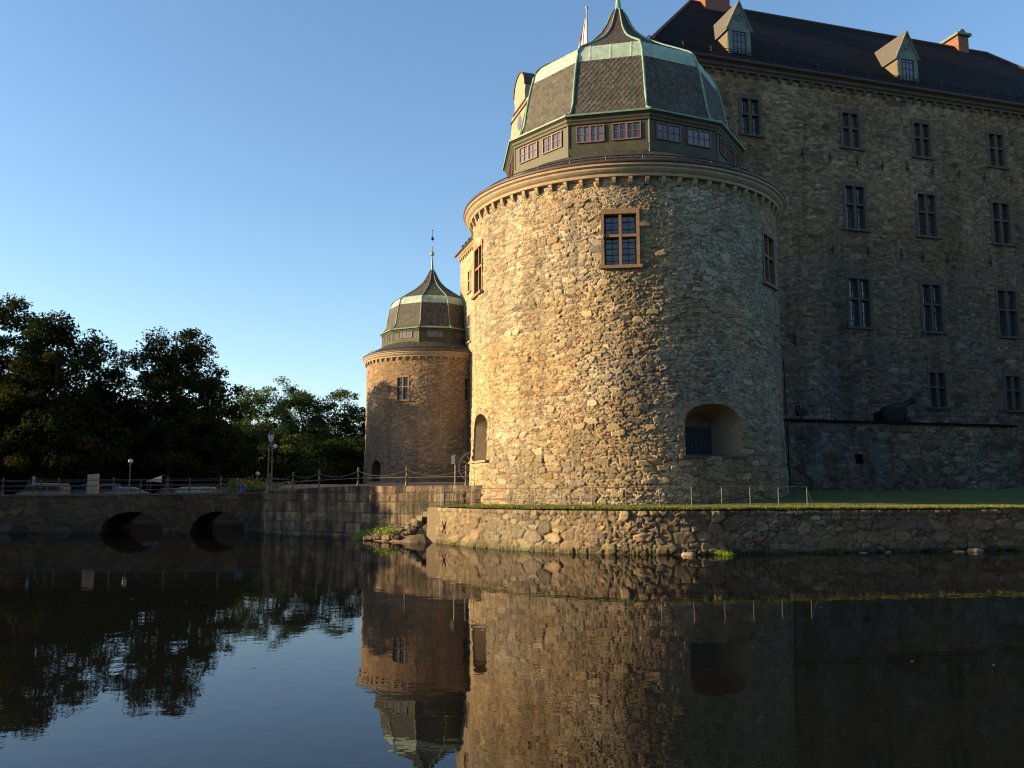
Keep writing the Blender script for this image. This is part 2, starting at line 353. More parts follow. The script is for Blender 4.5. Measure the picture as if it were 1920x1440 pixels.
# ------------------------------------------------------------------ windows (shared meshes)
WIN = {}
def cross_window(w, h, sur=.2, top=.3, nx=2, nb=(3, 4), dep=.3, barm='bar', frame='sand', tr=.58, sw=.14):
    key = (w, h, sur, top, nx, nb, barm, frame)
    if key in WIN: return WIN[key]
    b = MB(); p = -.055; q = dep
    b.box(-w/2-sur, -w/2, p, q, -.0, h); b.box(w/2, w/2+sur, p, q, -.0, h)
    b.box(-w/2-sur, w/2+sur, p-.003, q, h, h+top)
    b.box(-w/2-sur-.1, w/2+sur+.1, p-.13, q, -.16, 0)
    for k in range(1, nx):
        x = -w/2+w*k/nx; b.box(x-sw/2, x+sw/2, p+.05, q, 0, h)
    zt = h*tr
    for k in range(nx):
        x0 = -w/2+w*k/nx+(sw/2 if k else 0); x1 = -w/2+w*(k+1)/nx-(sw/2 if k < nx-1 else 0)
        b.box(x0, x1, p+.06, q, zt-.06, zt+.07)
    fr = b.mesh('window', M[frame])
    g = MB().box(-w/2, w/2, q-.02, q+.05, 0, h).mesh('pane', M['glass'])
    b = MB()
    for k in range(nx):
        x0 = -w/2+w*k/nx; x1 = -w/2+w*(k+1)/nx; xm = (x0+x1)/2
        b.box(xm-.02, xm+.02, q-.06, q-.02, 0, h)
        for z0, z1, n in ((0, zt, nb[1]), (zt, h, nb[0])):
            for i in range(n+1):
                z = z0+(z1-z0)*i/n; b.box(x0, x1, q-.056, q-.023, z-.018, z+.018)
        b.box(x0, x0+.09, q-.063, q-.023, 0, h); b.box(x1-.09, x1, q-.063, q-.023, 0, h)
    br = b.mesh('glazing_bars', M[barm])
    WIN[key] = (fr, g, br); return WIN[key]
def put_window(parent, loc, rz, meshes, label=None):
    o = link('window', meshes[0], None, parent); o.location = loc; o.rotation_euler = (0, 0, rz)
    if label: o['label'] = label
    link('pane', meshes[1], None, o); link('glazing_bars', meshes[2], None, o)
    return o

# ------------------------------------------------------------------ round tower
def round_tower(nm, label, C, R, zb, eave, k, th0, lan, pal, mortar, seed, res, wins, niches, arc, neck, spire, group, batter=.15, pbig=None):
    root = thing(nm, label, 'tower', (C[0], C[1], zb), 0, group)
    H = eave-.75-zb                                  # wall height, local z from 0
    U1 = np.arange(math.radians(arc[0]), math.radians(arc[1]), res/R)
    U2 = np.linspace(U1[-1], U1[0]+2*PI, 40)[1:]
    U = np.concatenate([U1, U2])*R; V = np.arange(0, H+res, res)
    def rad(v): return R+batter*(1-ss(0, 5.5, v))
    def pos(u, v):
        t = u/R; r = rad(v); return np.stack([r*np.sin(t), -r*np.cos(t), v], -1)
    def nrm(u, v):
        t = u/R; return np.stack([np.sin(t), -np.cos(t), 0*t], -1)
    def hole(u, v):
        m = np.zeros(u.shape, bool)
        for (th, z, w, h, *_r) in wins:
            m |= (np.abs(u-math.radians(th)*R) < w/2+.05) & (v > z-zb-.05) & (v < z-zb+h+.05)
        for (th, z, w, hs, ht) in niches:
            x = np.abs(u-math.radians(th)*R)/(w/2)
            m |= (x < 1) & (v > z-zb) & (v < z-zb+hs+(ht-hs)*np.sqrt(np.clip(1-x*x, 0, 1)))
        return m
    def fld(u, v):
        pb = .14+.26*(1-ss(1, 7, v)) if pbig is None else pbig
        d, c = rubble(u, v, pal, seed, pbig=pb, mortar=mortar, vary=.5, streak=.22)
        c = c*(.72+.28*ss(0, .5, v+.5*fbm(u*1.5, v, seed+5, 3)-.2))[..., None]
        return d, c
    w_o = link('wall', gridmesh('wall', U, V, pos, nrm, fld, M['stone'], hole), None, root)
    # cornice: stone moulding, corbels under it, brown copper gutter
    E = eave-zb
    oh = .6*k/1.0
    prof = [(R+.05, E-.78), (R+.30*k, E-.74), (R+.32*k, E-.6), (R+.42*k, E-.52), (R+.5*k, E-.42), (R+.5*k, E-.34), (R+.62*k, E-.26), (R+.62*k, E-.16), (R+.1, E-.14)]
    cor = MB().lathe(prof, 160).build('cornice', M['trim'], root, False)
    nb = int(round(2*PI*R/.82))
    cm = MB(); cm.prism([(0, 0), (0, -.34), (.10, -.36), (.2, -.26), (.27, -.1), (.27, 0)], -.09, .09, lambda x, y, z: (y, -x, z)); cme = cm.mesh('corbel', M['trim'])
    for i in range(nb):
        t = 2*PI*i/nb+.02
        if not (math.radians(arc[0]) < (t+PI) % (2*PI)-PI < math.radians(arc[1])): continue
        o = link('corbel', cme, None, cor); o.location = ((R+.02)*math.sin(t), -(R+.02)*math.cos(t), E-.775); o.rotation_euler = (0, 0, t)
    # skirt roof of small slates
    r_l, z_l, z_c = lan['r'], lan['zb']-zb, lan['zc']-zb
    Ug = np.arange(math.radians(arc[0]), math.radians(arc[1]), .07/R); U2 = np.linspace(Ug[-1], Ug[0]+2*PI, 30)[1:]; Ug = np.concatenate([Ug, U2])
    ro = R+.62*k; L = math.hypot(ro-.25-r_l*.93, z_l-E); Vg = np.arange(0, L+.03, .06)
    sx = (ro-.25-r_l*.93)/L; sz = (z_l-E-.02)/L
    def pos2(u, v):
        r = ro-.25-v*sx; return np.stack([r*np.sin(u), -r*np.cos(u), E+.04+v*sz+0*u], -1)
    def nrm2(u, v): return np.stack([sz*np.sin(u), -sz*np.cos(u), sx+0*u], -1)
    def f2(u, v):
        d, c = hexslate(u*R, v, seed+3, .26, .17); return d*1.4, c*.75
    link('skirt_roof', gridmesh('skirt_roof', Ug, Vg, pos2, nrm2, f2, M['slate']), None, root)
    MB().lathe([(ro-.02, E-.17), (ro+.06, E-.12), (ro+.04, E+.02), (ro-.3, E+.12), (ro-.32, E+.0)], 160).build('gutter', M['copper_brown'], root, True)
    b = MB(); n = 120; rr = ro-.55
    pts = [(rr*math.sin(2*PI*i/n), -rr*math.cos(2*PI*i/n), E+.42) for i in range(n+1)]
    b.tube(pts, .022*k+.008, 5, False); b.tube([(x, y, z-.12) for x, y, z in pts], .018, 5, False)
    for i in range(0, n, 4): x, y, z = pts[i]; b.tube([(x, y, E+.1), (x, y, z+.02)], .03, 4)
    b.build('snow_guard', M['iron'], root)
    # lantern storey, ten sides
    hw = z_c-.45*k; A = lambda i: math.radians(th0+36*i)
    rb = lan['r']
    b = MB(); b.lathe([(rb, z_l-.35), (rb, hw)], 10, a0=A(0), a1=A(10))
    for i in range(10):
        t = A(i); b.tube([(rb*math.sin(t), -rb*math.cos(t), z_l-.3), (rb*math.sin(t), -rb*math.cos(t), hw)], .06, 4)
    b.lathe([(rb+.03, z_l-.2), (rb+.06, z_l+.22*k), (rb, z_l+.25*k)], 10, a0=A(0), a1=A(10))
    lo = b.build('lantern', M['green_wood'], root)
    lw = lan['win']; fw = (2*rb*math.sin(math.radians(18)))
    key = ('lan', nm)
    ww = lan['ww']; wh = lan['wh']
    b = MB()
    for (x0, x1, z0, z1) in ((-ww/2-.06, -ww/2, 0, wh), (ww/2, ww/2+.06, 0, wh), (-ww/2-.06, ww/2+.06, wh, wh+.06), (-ww/2-.06, ww/2+.06, -.06, 0), (-.05, .05, 0, wh)):
        b.box(x0, x1, -.07, .03, z0, z1)
    for x in (-ww/4, ww/4): b.box(x-.015, x+.015, -.05, -.012, 0, wh)
    b.box(-ww/2, ww/2, -.047, -.014, wh*.5-.015, wh*.5+.015)
    wf = b.mesh('window', M['red_wood']); gp = MB().box(-ww/2, ww/2, -.01, .03, 0, wh).mesh('pane', M['glass'])
    ra = rb*math.cos(math.radians(18))
    for i in range(10):
        t = A(i)+math.radians(18)
        for sx_ in lw:
            o = link('window', wf, None, lo)
            o.location = ((ra+.01)*math.sin(t)+sx_*math.cos(t), -(ra+.01)*math.cos(t)+sx_*math.sin(t), lan['wz']-zb); o.rotation_euler = (0, 0, t)
            pn = link('lantern_pane', gp, None, lo); pn.location = o.location; pn.rotation_euler = o.rotation_euler
    # lantern cornice
    rc = lan['rc']
    b = MB(); b.lathe([(rb, hw-.05), (rb+.08, hw), (rb+.1, hw+.1*k), ((rb+rc)/2, hw+.18*k), ((rb+rc)/2+.02, hw+.28*k), (rc-.05, hw+.36*k), (rc-.03, z_c-.03), (rb-.3, z_c)], 10, a0=A(0), a1=A(10))
    b.build('lantern_cornice', M['green_wood'], root)
    # dome
    PR = [(p[0]*k, z_c+p[1]*k) for p in ((7.40, 0), (6.98, .16), (6.65, .42), (6.45, 1.05), (6.30, 1.9), (6.15, 2.7), (6.0, 3.4), (5.9, 3.75))]
    BD = [(p[0]*k, z_c+p[1]*k) for p in ((5.9, 3.75), (5.82, 4.1), (5.66, 4.5), (5.40, 4.82), (5.30, 4.9))]
    UP = [(p[0]*k, z_c+p[1]*k) for p in ((5.30, 4.9), (4.6, 5.35), (3.4, 6.1), (2.3, 6.85), (1.7, 7.4))]
    NK = [(p[0]*k, z_c+p[1]*k) for p in ((1.7, 7.4), (1.2, 7.95), (.8, 8.6), (.5, 9.3), (.22, 9.75))]
    def resample(pr, st):
        s = [0]
        for a, c in zip(pr, pr[1:]): s.append(s[-1]+math.hypot(c[0]-a[0], c[1]-a[1]))
        n = max(2, int(s[-1]/st)); q = np.linspace(0, s[-1], n+1)
        return q, np.interp(q, s, [p[0] for p in pr]), np.interp(q, s, [p[1] for p in pr])
    def shell(name, pr, m, scale_fn, st):
        Vs = []; Fs = []; Cs = []; base = 0
        for i in range(10):
            a, c = A(i), A(i+1); mid = (a+c)/2
            front = math.radians(arc[0]-8) < (mid+PI) % (2*PI)-PI < math.radians(arc[1]+8)
            stt = st if front else .5
            q, r, z = resample(pr, stt); wid = 2*max(p[0] for p in pr)*math.sin(math.radians(18)); n = max(2, int(wid/stt))
            x = np.linspace(-.5, .5, n+1); rr, xx = np.meshgrid(r, x, indexing='ij'); zz = np.meshgrid(z, x, indexing='ij')[0]; qq = np.meshgrid(q, x, indexing='ij')[0]
            ca = math.cos(math.radians(18)); lat = xx*2*rr*math.sin(math.radians(18)); out = rr*ca
            dr = np.gradient(r*ca, q); dz = np.gradient(z, q); nl = np.hypot(dr, dz)
            no = np.meshgrid(dz/nl, x, indexing='ij')[0]; nz = np.meshgrid(-dr/nl, x, indexing='ij')[0]
            d, c3 = scale_fn(lat+i*7.3, qq)
            out = out+no*d; zz = zz+nz*d
            P = np.stack([out*math.sin(mid)+lat*math.cos(mid), -out*math.cos(mid)+lat*math.sin(mid), zz], -1)
            nu, nv = P.shape[:2]; idx = np.arange(nu*nv).reshape(nu, nv)+base
            F = np.stack([idx[:-1, :-1], idx[:-1, 1:], idx[1:, 1:], idx[1:, :-1]], -1).reshape(-1, 4)
            Vs.append(P.reshape(-1, 3)); Fs.append(F); Cs.append(c3.reshape(-1, 3)); base += nu*nv
        return link(name, fast_mesh(name, np.concatenate(Vs), np.concatenate(Fs), m, np.concatenate(Cs)), None, root)
    st = lan['st']
    shell('dome', PR, M['slate'], lambda u, v: hexslate(u, v, seed+7), st)
    shell('upper_dome', UP, M['slate'], lambda u, v: hexslate(u, v, seed+8, .26, .16), st)
    def seam(u, v):
        w = 1.15; x = (u-.2)/w; e = np.minimum(x-np.floor(x), np.ceil(x)-x)*w
        return .03*(1-ss(.0, .045, e)), np.ones(u.shape+(3,))*.5
    shell('copper_band', BD, M['copper'], seam, .045 if st < .1 else .12)
    MB().lathe(NK+[(0.05, NK[-1][1]+.02)], 10, a0=A(0), a1=A(10)).build('copper_neck', M['copper_brown'], root)
    b = MB(); b.lathe([(rc+.03, z_c-.06), (rc+.05, z_c+.03), (rc-.38*k, z_c+.20*k), (rc-.38*k, z_c)], 10, a0=A(0), a1=A(10)); b.build('copper_drip_edge', M['copper_hip'], root)
    allp = PR+BD[1:]+UP[1:]+NK[1:]
    for i in range(10):
        t = A(i); pts = [((r+.03)*math.sin(t), -(r+.03)*math.cos(t), z+.02) for r, z in allp]
        MB().tube(pts, [.062*k+.01]*(len(allp)-4)+[.06*k, .05*k, .045*k, .04*k], 6).build('hip_ridge', M['copper_hip'], root, True)
    zt = NK[-1][1]
    spire(root, zt, zb)
    # windows
    for (th, z, w, h, bm) in wins:
        t = math.radians(th); r = rad(np.array(z-zb)).item()+.02
        ms = cross_window(w, h, .16*k, .27*k, nb=(3, 5) if k > .9 else (2, 3), barm=bm)
        put_window(root, (r*math.sin(t), -r*math.cos(t), z-zb), t, ms)
    # arched gun niches
    for (th, z, w, hs, ht) in niches:
        t0 = math.radians(th); z0 = z-zb
        out = [(-w/2, 0), (-w/2, hs)]+[(-w/2*math.cos(a), hs+(ht-hs)*math.sin(a)) for a in np.linspace(0, PI, 19)[1:-1]]+[(w/2, hs), (w/2, 0)]
        def surf(x, zz, pr): 
            t = t0+x/R; r = rad(np.array(z0+zz)).item()+pr; return (r*math.sin(t), -r*math.cos(t), z0+zz)
        dep = 1.5*k
        front = [surf(x, zz, .015) for x, zz in out]
        def plan(x, y, zz): # planar local frame, y inward
            rr = R-y; return (rr*math.sin(t0)+x*math.cos(t0), -rr*math.cos(t0)+x*math.sin(t0), z0+zz)
        bs = .42; back = [plan(x*bs, dep, zz*.76+.12) for x, zz in out]; n = len(out)
        b = MB(); b.add(front+back, [(i, i+n, i+1+n, i+1) for i in range(n-1)]+[list(range(n, 2*n))]+[(0, n-1, 2*n-1, n)])
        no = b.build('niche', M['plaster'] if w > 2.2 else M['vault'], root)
        b = MB(); x0, x1 = -w*bs*.5-.02, w*bs*.5+.02
        zt2 = hs*.76+.2
        b.add([plan(x0, dep-.12, .03), plan(x1, dep-.12, .03), plan(x1, dep-.12, zt2), plan(x0, dep-.12, zt2), plan(x0, dep-.02, .03), plan(x1, dep-.02, .03), plan(x1, dep-.02, zt2), plan(x0, dep-.02, zt2)],
              [(0, 1, 2, 3), (0, 3, 7, 4), (1, 5, 6, 2), (3, 2, 6, 7)])
        for i in range(7):
            x = x0+(x1-x0)*i/6; b.add([plan(x-.03, dep-.16, .03), plan(x+.03, dep-.16, .03), plan(x+.03, dep-.16, zt2), plan(x-.03, dep-.16, zt2)], [(0, 1, 2, 3)])
        b.build('shutter', M['shutter'], no)
        b = MB(); e = .22
        b.add([surf(-w/2-e, -.1, .28), surf(w/2+e, -.1, .28), surf(w/2+e, 0, .26), surf(-w/2-e, 0, .26), plan(-w*.21, dep-.05, -.1), plan(w*.21, dep-.05, -.1), plan(w*.21, dep-.05, .16), plan(-w*.21, dep-.05, .16)],
              [(0, 1, 2, 3), (3, 2, 6, 7), (0, 4, 5, 1), (0, 3, 7, 4), (1, 5, 6, 2)])
        b.build('sill', M['trim'] if th < 0 else M['trim_dark'], no)  # right-hand sill takes the darker copy, shade in its colour
        # ring of voussoirs and jamb stones
        V_, F_, C_ = [], [], []; rng = random.Random(int(th)+5)
        def block(q):
            kk = len(V_); V_.extend(q); F_.extend([(kk, kk+1, kk+2, kk+3), (kk, kk+4, kk+5, kk+1), (kk+1, kk+5, kk+6, kk+2), (kk+2, kk+6, kk+7, kk+3), (kk+3, kk+7, kk+4, kk)])
            c = PAL[pal][rng.randrange(8)]*rng.uniform(.75, 1.1); C_.extend([c]*8)
        na = 26 if w > 2 else 12
        for i in range(na):
            a, c = PI*(i+.07)/na, PI*(i+.93)/na; th_ = .32*k*rng.uniform(.8, 1.15); hh = ht-hs
            fr = []
            for (aa, gg) in ((a, -.01), (c, -.01), (c, th_), (a, th_)):
                fr.append((-(w/2+gg)*math.cos(aa), hs+(hh+gg)*math.sin(aa)))
            pr = rng.uniform(.05, .075); block([surf(x, zz, pr) for x, zz in fr]+[surf(x, zz, -.1) for x, zz in fr])
        zz = 0
        while zz < hs-.05:
            hstep = min(rng.uniform(.16, .3), hs-zz)
            for sgn in (-1, 1):
                wd = rng.uniform(.15, .4); xa, xb = sgn*(w/2-.01), sgn*(w/2+wd)
                fr = [(xa, zz+.012), (xb, zz+.012), (xb, zz+hstep-.012), (xa, zz+hstep-.012)]
                if sgn < 0: fr = [(xb, zz+.012), (xa, zz+.012), (xa, zz+hstep-.012), (xb, zz+hstep-.012)]
                pr = rng.uniform(.05, .075); block([surf(x, z_, pr) for x, z_ in fr]+[surf(x, z_, -.1) for x, z_ in fr])
            zz += hstep
        link('arch_stones', fast_mesh('arch_stones', np.array(V_), np.array(F_), M['stone'], np.array(C_), False), None, no)
    return root

def spire_big(root, z, zb):
    MB().lathe([(.24, z-.1), (.17, z+.35), (.10, z+1.1), (.06, z+2.2), (.05, z+3.2)], 12).build('spire', M['copper_hip'], root, True)
    MB().lathe([(0.02, z+3.1), (.16, z+3.2), (.22, z+3.37), (.16, z+3.53), (.02, z+3.62)], 14).build('spire_ball', M['gold'], root, True)
def spire_far(root, z, zb):
    b = MB(); b.lathe([(.22, z-.2), (.14, z+.5), (.09, z+1.3), (.07, z+1.7)], 10); b.tube([(0, 0, z+1.6), (0, 0, z+5.05)], .045, 6)
    b.build('spire', M['zinc'], root, True)
    MB().lathe([(.02, z+1.78), (.2, z+1.85), (.27, z+2.05), (.2, z+2.25), (.02, z+2.32)], 14).build('spire_ball', M['gold'], root, True)
    b = MB(); zz = z+4.0
    b.lathe([(.02, zz-.25), (.22, zz-.12), (.06, zz), (.22, zz+.12), (.02, zz+.25)], 8); b.lathe([(.02, z+4.95), (.09, z+5.05), (.02, z+5.15)], 8)
    b.build('spire_vane', M['iron'], root)

TB = (6.66, 52.3)
BIG = round_tower('castle_tower', 'large round rubble stone tower with green banded slate dome, nearest the water', TB, 8.93, 1.9, 19.35, 1.0, 5.4,
    dict(r=7.08, zb=21.0, zc=23.0, rc=7.40, win=(-.98, .98), ww=1.42, wh=.84, wz=21.55, st=.05),
    'warm', (.25, .20, .135), 3, .04,
    [(-7.7, 14.03, 1.62, 2.68, 'bar'), (-73.5, 14.03, 1.62, 2.68, 'bar_brown'), (55.5, 13.95, 1.62, 2.68, 'bar')],
    [(22.5, 4.5, 3.35, 1.75, 2.62), (-70.5, 4.45, 2.5, 1.85, 2.62)], (-112, 112), 32.3, spire_big, 'round corner towers of the castle')
TF = (-9.87, 107)
FAR = round_tower('castle_tower', 'smaller looking round tower with dome and gilded ball, beyond the promenade', TF, 7.68, 3.5, 18.8, .85, -8.7,
    dict(r=5.95, zb=20.25, zc=21.75, rc=6.25, win=(0,), ww=1.75, wh=.68, wz=20.68, st=.1),
    'brick', (.25, .18, .115), 11, .09,
    [(-19.2, 13.15, 1.35, 2.55, 'bar'), (40, 13.15, 1.35, 2.55, 'bar')],
    [(-47, 3.9, 1.9, 1.5, 2.5)], (-105, 112), 29.8, spire_far, 'round corner towers of the castle')

# ------------------------------------------------------------------ main castle building
az = math.radians(73.3); D = np.array([math.sin(az), math.cos(az)]); N = np.array([-math.cos(az), math.sin(az)])
TBv = np.array(TB); C0 = TBv+3*D+2*N; PR0 = TBv+2*N; PL0 = TBv+3*D
ZG = 2.4; castle = thing('castle_building', 'tall stone castle block with dark slate roof behind the round towers', 'castle', (C0[0], C0[1], ZG))
OFF = (C0[0], C0[1], ZG)
def W3(s, t, z): p = C0+s*D+t*N; return (p[0]-C0[0], p[1]-C0[1], z-ZG)
LR, LL = 43.5, 53.0
s_of = lambda s: s-3.0                                   # s measured from PR0 -> from C0
t_of = lambda s: s-2.0
# right facade windows: (s from PR0, z0, width, height)
RW = []
for s in (10.45, 18.45, 24.5, 31.2, 37.6): RW.append((s, 26.65, 1.3, 2.5))
for s in (18.5, 24.55, 31.2, 37.6): RW.append((s, 20.8, 1.5, 3.05)); RW.append((s, 13.92, 1.6, 3.35))
for s in (24.6, 31.2, 37.6): RW.append((s, 8.58, 1.3, 2.42))
def hole_r(u, v):
    m = np.zeros(u.shape, bool)
    for s, z, w, h in RW: m |= (np.abs(u-s) < w/2+.04) & (v > z-.05) & (v < z+h+.05)
    return m
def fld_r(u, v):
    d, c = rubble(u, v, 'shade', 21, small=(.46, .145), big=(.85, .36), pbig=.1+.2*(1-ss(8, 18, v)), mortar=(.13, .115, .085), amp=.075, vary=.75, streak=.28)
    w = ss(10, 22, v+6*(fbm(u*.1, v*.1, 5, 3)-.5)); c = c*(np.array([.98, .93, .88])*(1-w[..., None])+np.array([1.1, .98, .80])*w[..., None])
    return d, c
U = np.arange(3.0, 3+LR+.05, .075); V = np.arange(ZG, 31.1, .075)
pos = lambda u, v: np.stack([PR0[0]+u*D[0], PR0[1]+u*D[1], v], -1)
nr = lambda u, v: np.stack([0*u-N[0], 0*u-N[1], 0*u], -1)
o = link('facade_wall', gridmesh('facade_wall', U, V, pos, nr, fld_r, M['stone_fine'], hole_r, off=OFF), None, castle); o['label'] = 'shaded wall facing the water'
for s, z, w, h in RW:
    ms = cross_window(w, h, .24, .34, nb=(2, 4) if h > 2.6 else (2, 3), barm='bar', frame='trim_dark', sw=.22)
    p = PR0+s*D-.03*N; put_window(castle, (p[0]-OFF[0], p[1]-OFF[1], z-ZG), math.radians(16.7), ms)
# left facade
LW = []
for s in (37.2, 43.6, 50.4): LW += [(s, 26.0, 1.3, 2.5), (s, 20.1, 1.5, 3.1), (s, 13.25, 1.5, 3.2)]
def hole_l(u, v):
    m = np.zeros(u.shape, bool)
    for s, z, w, h in LW: m |= (np.abs(u-s) < w/2+.04) & (v > z-.05) & (v < z+h+.05)
    return m
U = np.arange(2.0, 2+LL, .12); V = np.arange(ZG, 31.1, .12)
posl = lambda u, v: np.stack([PL0[0]+u*N[0], PL0[1]+u*N[1], v], -1)
nl = lambda u, v: np.stack([0*u-D[0], 0*u-D[1], 0*u], -1)
me = gridmesh('facade_wall', U, V, posl, nl, lambda u, v: rubble(u, v, 'warm', 41, mortar=(.40, .33, .22), amp=.06), M['stone_fine'], hole_l, off=OFF)
o = link('facade_wall', me, None, castle); o['label'] = 'sunlit wall between the two towers'
for s, z, w, h in LW:
    ms = cross_window(w, h, .24, .34, nb=(2, 4), barm='bar_brown', frame='trim', sw=.22)
    p = PL0+s*N-.03*D; put_window(castle, (p[0]-OFF[0], p[1]-OFF[1], z-ZG), math.radians(-73.3), ms)
# plain inner and end walls
b = MB(); zt = 31.0
path = [(LR, 0), (LR, 14), (14, 14), (14, LL), (0, LL)]
for (a0, a1), (b0, b1) in zip(path, path[1:]):
    b.add([W3(a0, a1, ZG), W3(b0, b1, ZG), W3(b0, b1, zt), W3(a0, a1, zt)], [(0, 1, 2, 3)])
b.build('courtyard_wall', M['trim_dark'], castle)
# cornice bands + corbels
def band(name, P0_, Dv, Nv, s0, s1, m):
    prof = [(0, 30.9), (.22, 30.93), (.25, 31.05), (.4, 31.15), (.42, 31.28), (.55, 31.36), (.55, 31.46), (-.3, 31.47), (-.3, 30.9)]
    b = MB(); vs = []
    for s, e in ((s0, -1), (s1, 1)):
        for o_, z in prof:
            p = P0_+(s+e*max(o_, 0)*0)*Dv-o_*Nv; vs.append((p[0]-OFF[0], p[1]-OFF[1], z-ZG))
    n = len(prof); b.add(vs, [(i, i+1, n+i+1, n+i) for i in range(n-1)]+[list(range(n))[::-1], list(range(n, 2*n))])
    return b.build(name, m, castle)
cr = band('cornice', PR0, D, N, 2.6, 3+LR, M['trim_dark']); cl = band('cornice', PL0, N, D, 2.0, 2+LL, M['trim'])  # shaded side uses the darkened trim, sunlit side the pale one
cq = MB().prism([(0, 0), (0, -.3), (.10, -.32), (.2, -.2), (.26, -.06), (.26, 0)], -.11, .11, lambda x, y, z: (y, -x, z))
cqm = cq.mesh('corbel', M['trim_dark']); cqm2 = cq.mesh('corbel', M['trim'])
s = 3.3
while s < 3+34.5:
    p = PR0+s*D; o = link('corbel', cqm, None, cr); o.location = (p[0]-OFF[0], p[1]-OFF[1], 30.9-ZG); o.rotation_euler = (0, 0, math.radians(16.7)); s += .86
s = 30.
while s < 2+LL:
    p = PL0+s*N; o = link('corbel', cqm2, None, cl); o.location = (p[0]-OFF[0], p[1]-OFF[1], 30.9-ZG); o.rotation_euler = (0, 0, math.radians(-73.3)); s += .86
# roof
ZE, ZR = 31.5, 40.1; e = .6
def roofface(name, pts, m=None):
    """planar slope with metric uv"""
    P = [Vector(W3(*p)) for p in pts]; me = bpy.data.meshes.new(name); me.from_pydata([tuple(p) for p in P], [], [tuple(range(len(P)))])
    ux = (P[1]-P[0]).normalized(); nn = (P[1]-P[0]).cross(P[2]-P[0]).normalized(); uy = nn.cross(ux)
    uv = me.uv_layers.new(name='uv')
    for i, l in enumerate(me.loops): q = P[l.vertex_index]-P[0]; uv.data[i].uv = (q.dot(ux), q.dot(uy))
    me.materials.append(m or M['slate_plain']); return link(name, me, None, castle)
roofface('roof_slope', [(-e, -e, ZE), (LR+e, -e, ZE), (7+28.2, 7, ZR), (7, 7, ZR)])['label'] = 'dark slate slope above the shaded wall'
roofface('roof_slope', [(LR+e, -e, ZE), (LR+e, 14+e, ZE), (7+28.2, 7, ZR)])
roofface('roof_slope', [(LR+e, 14+e, ZE), (14+e, 14+e, ZE), (7, 7, ZR), (7+28.2, 7, ZR)])
roofface('roof_slope', [(-e, LL+e, ZE), (-e, -e, ZE), (7, 7, ZR), (7, LL-7, ZR)])
roofface('roof_slope', [(14+e, LL+e, ZE), (-e, LL+e, ZE), (7, LL-7, ZR)])
roofface('roof_slope', [(14+e, 14+e, ZE), (14+e, LL+e, ZE), (7, LL-7, ZR), (7, 7, ZR)])
b = MB(); b.tube([W3(-e, -e, ZE), W3(7, 7, ZR), W3(35.2, 7, ZR), W3(LR+e, -e, ZE)], .13, 6); b.tube([W3(7, 7, ZR), W3(7, LL-7, ZR)], .13, 6)
b.build('roof_ridge', M['copper_brown'], castle)
b = MB()
for (P_, Q_) in (((-e, -e), (LR+e, -e)), ((-e, -e), (-e, LL+e))):
    b.tube([W3(P_[0], P_[1], ZE-.02), W3(Q_[0], Q_[1], ZE-.02)], .11, 6)
b.build('gutter', M['copper_brown'], castle)
b = MB(); sl = (ZR-ZE)/(7+e)
b.tube([W3(0, .1, ZE+sl*.7+.32), W3(LR, .1, ZE+sl*.7+.32)], .03, 4); b.tube([W3(0, .1, ZE+sl*.7+.15), W3(LR, .1, ZE+sl*.7+.15)], .025, 4)
b.tube([W3(.1, 0, ZE+sl*.7+.32), W3(.1, LL, ZE+sl*.7+.32)], .04, 4)
x = .5
while x < LR: b.tube([W3(x, .1, ZE+sl*.7-.05), W3(x, .1, ZE+sl*.7+.36)], .035, 4); x += 2.1
x = 30.
while x < LL: b.box(-.1, .1, -.08, .08, 0, .5, lambda X, Y, Z, x=x: tuple(np.array(W3(.1+X, x+Y, ZE+sl*.7-.1+Z)))); x += 1.6
b.build('snow_guard', M['iron'], castle)
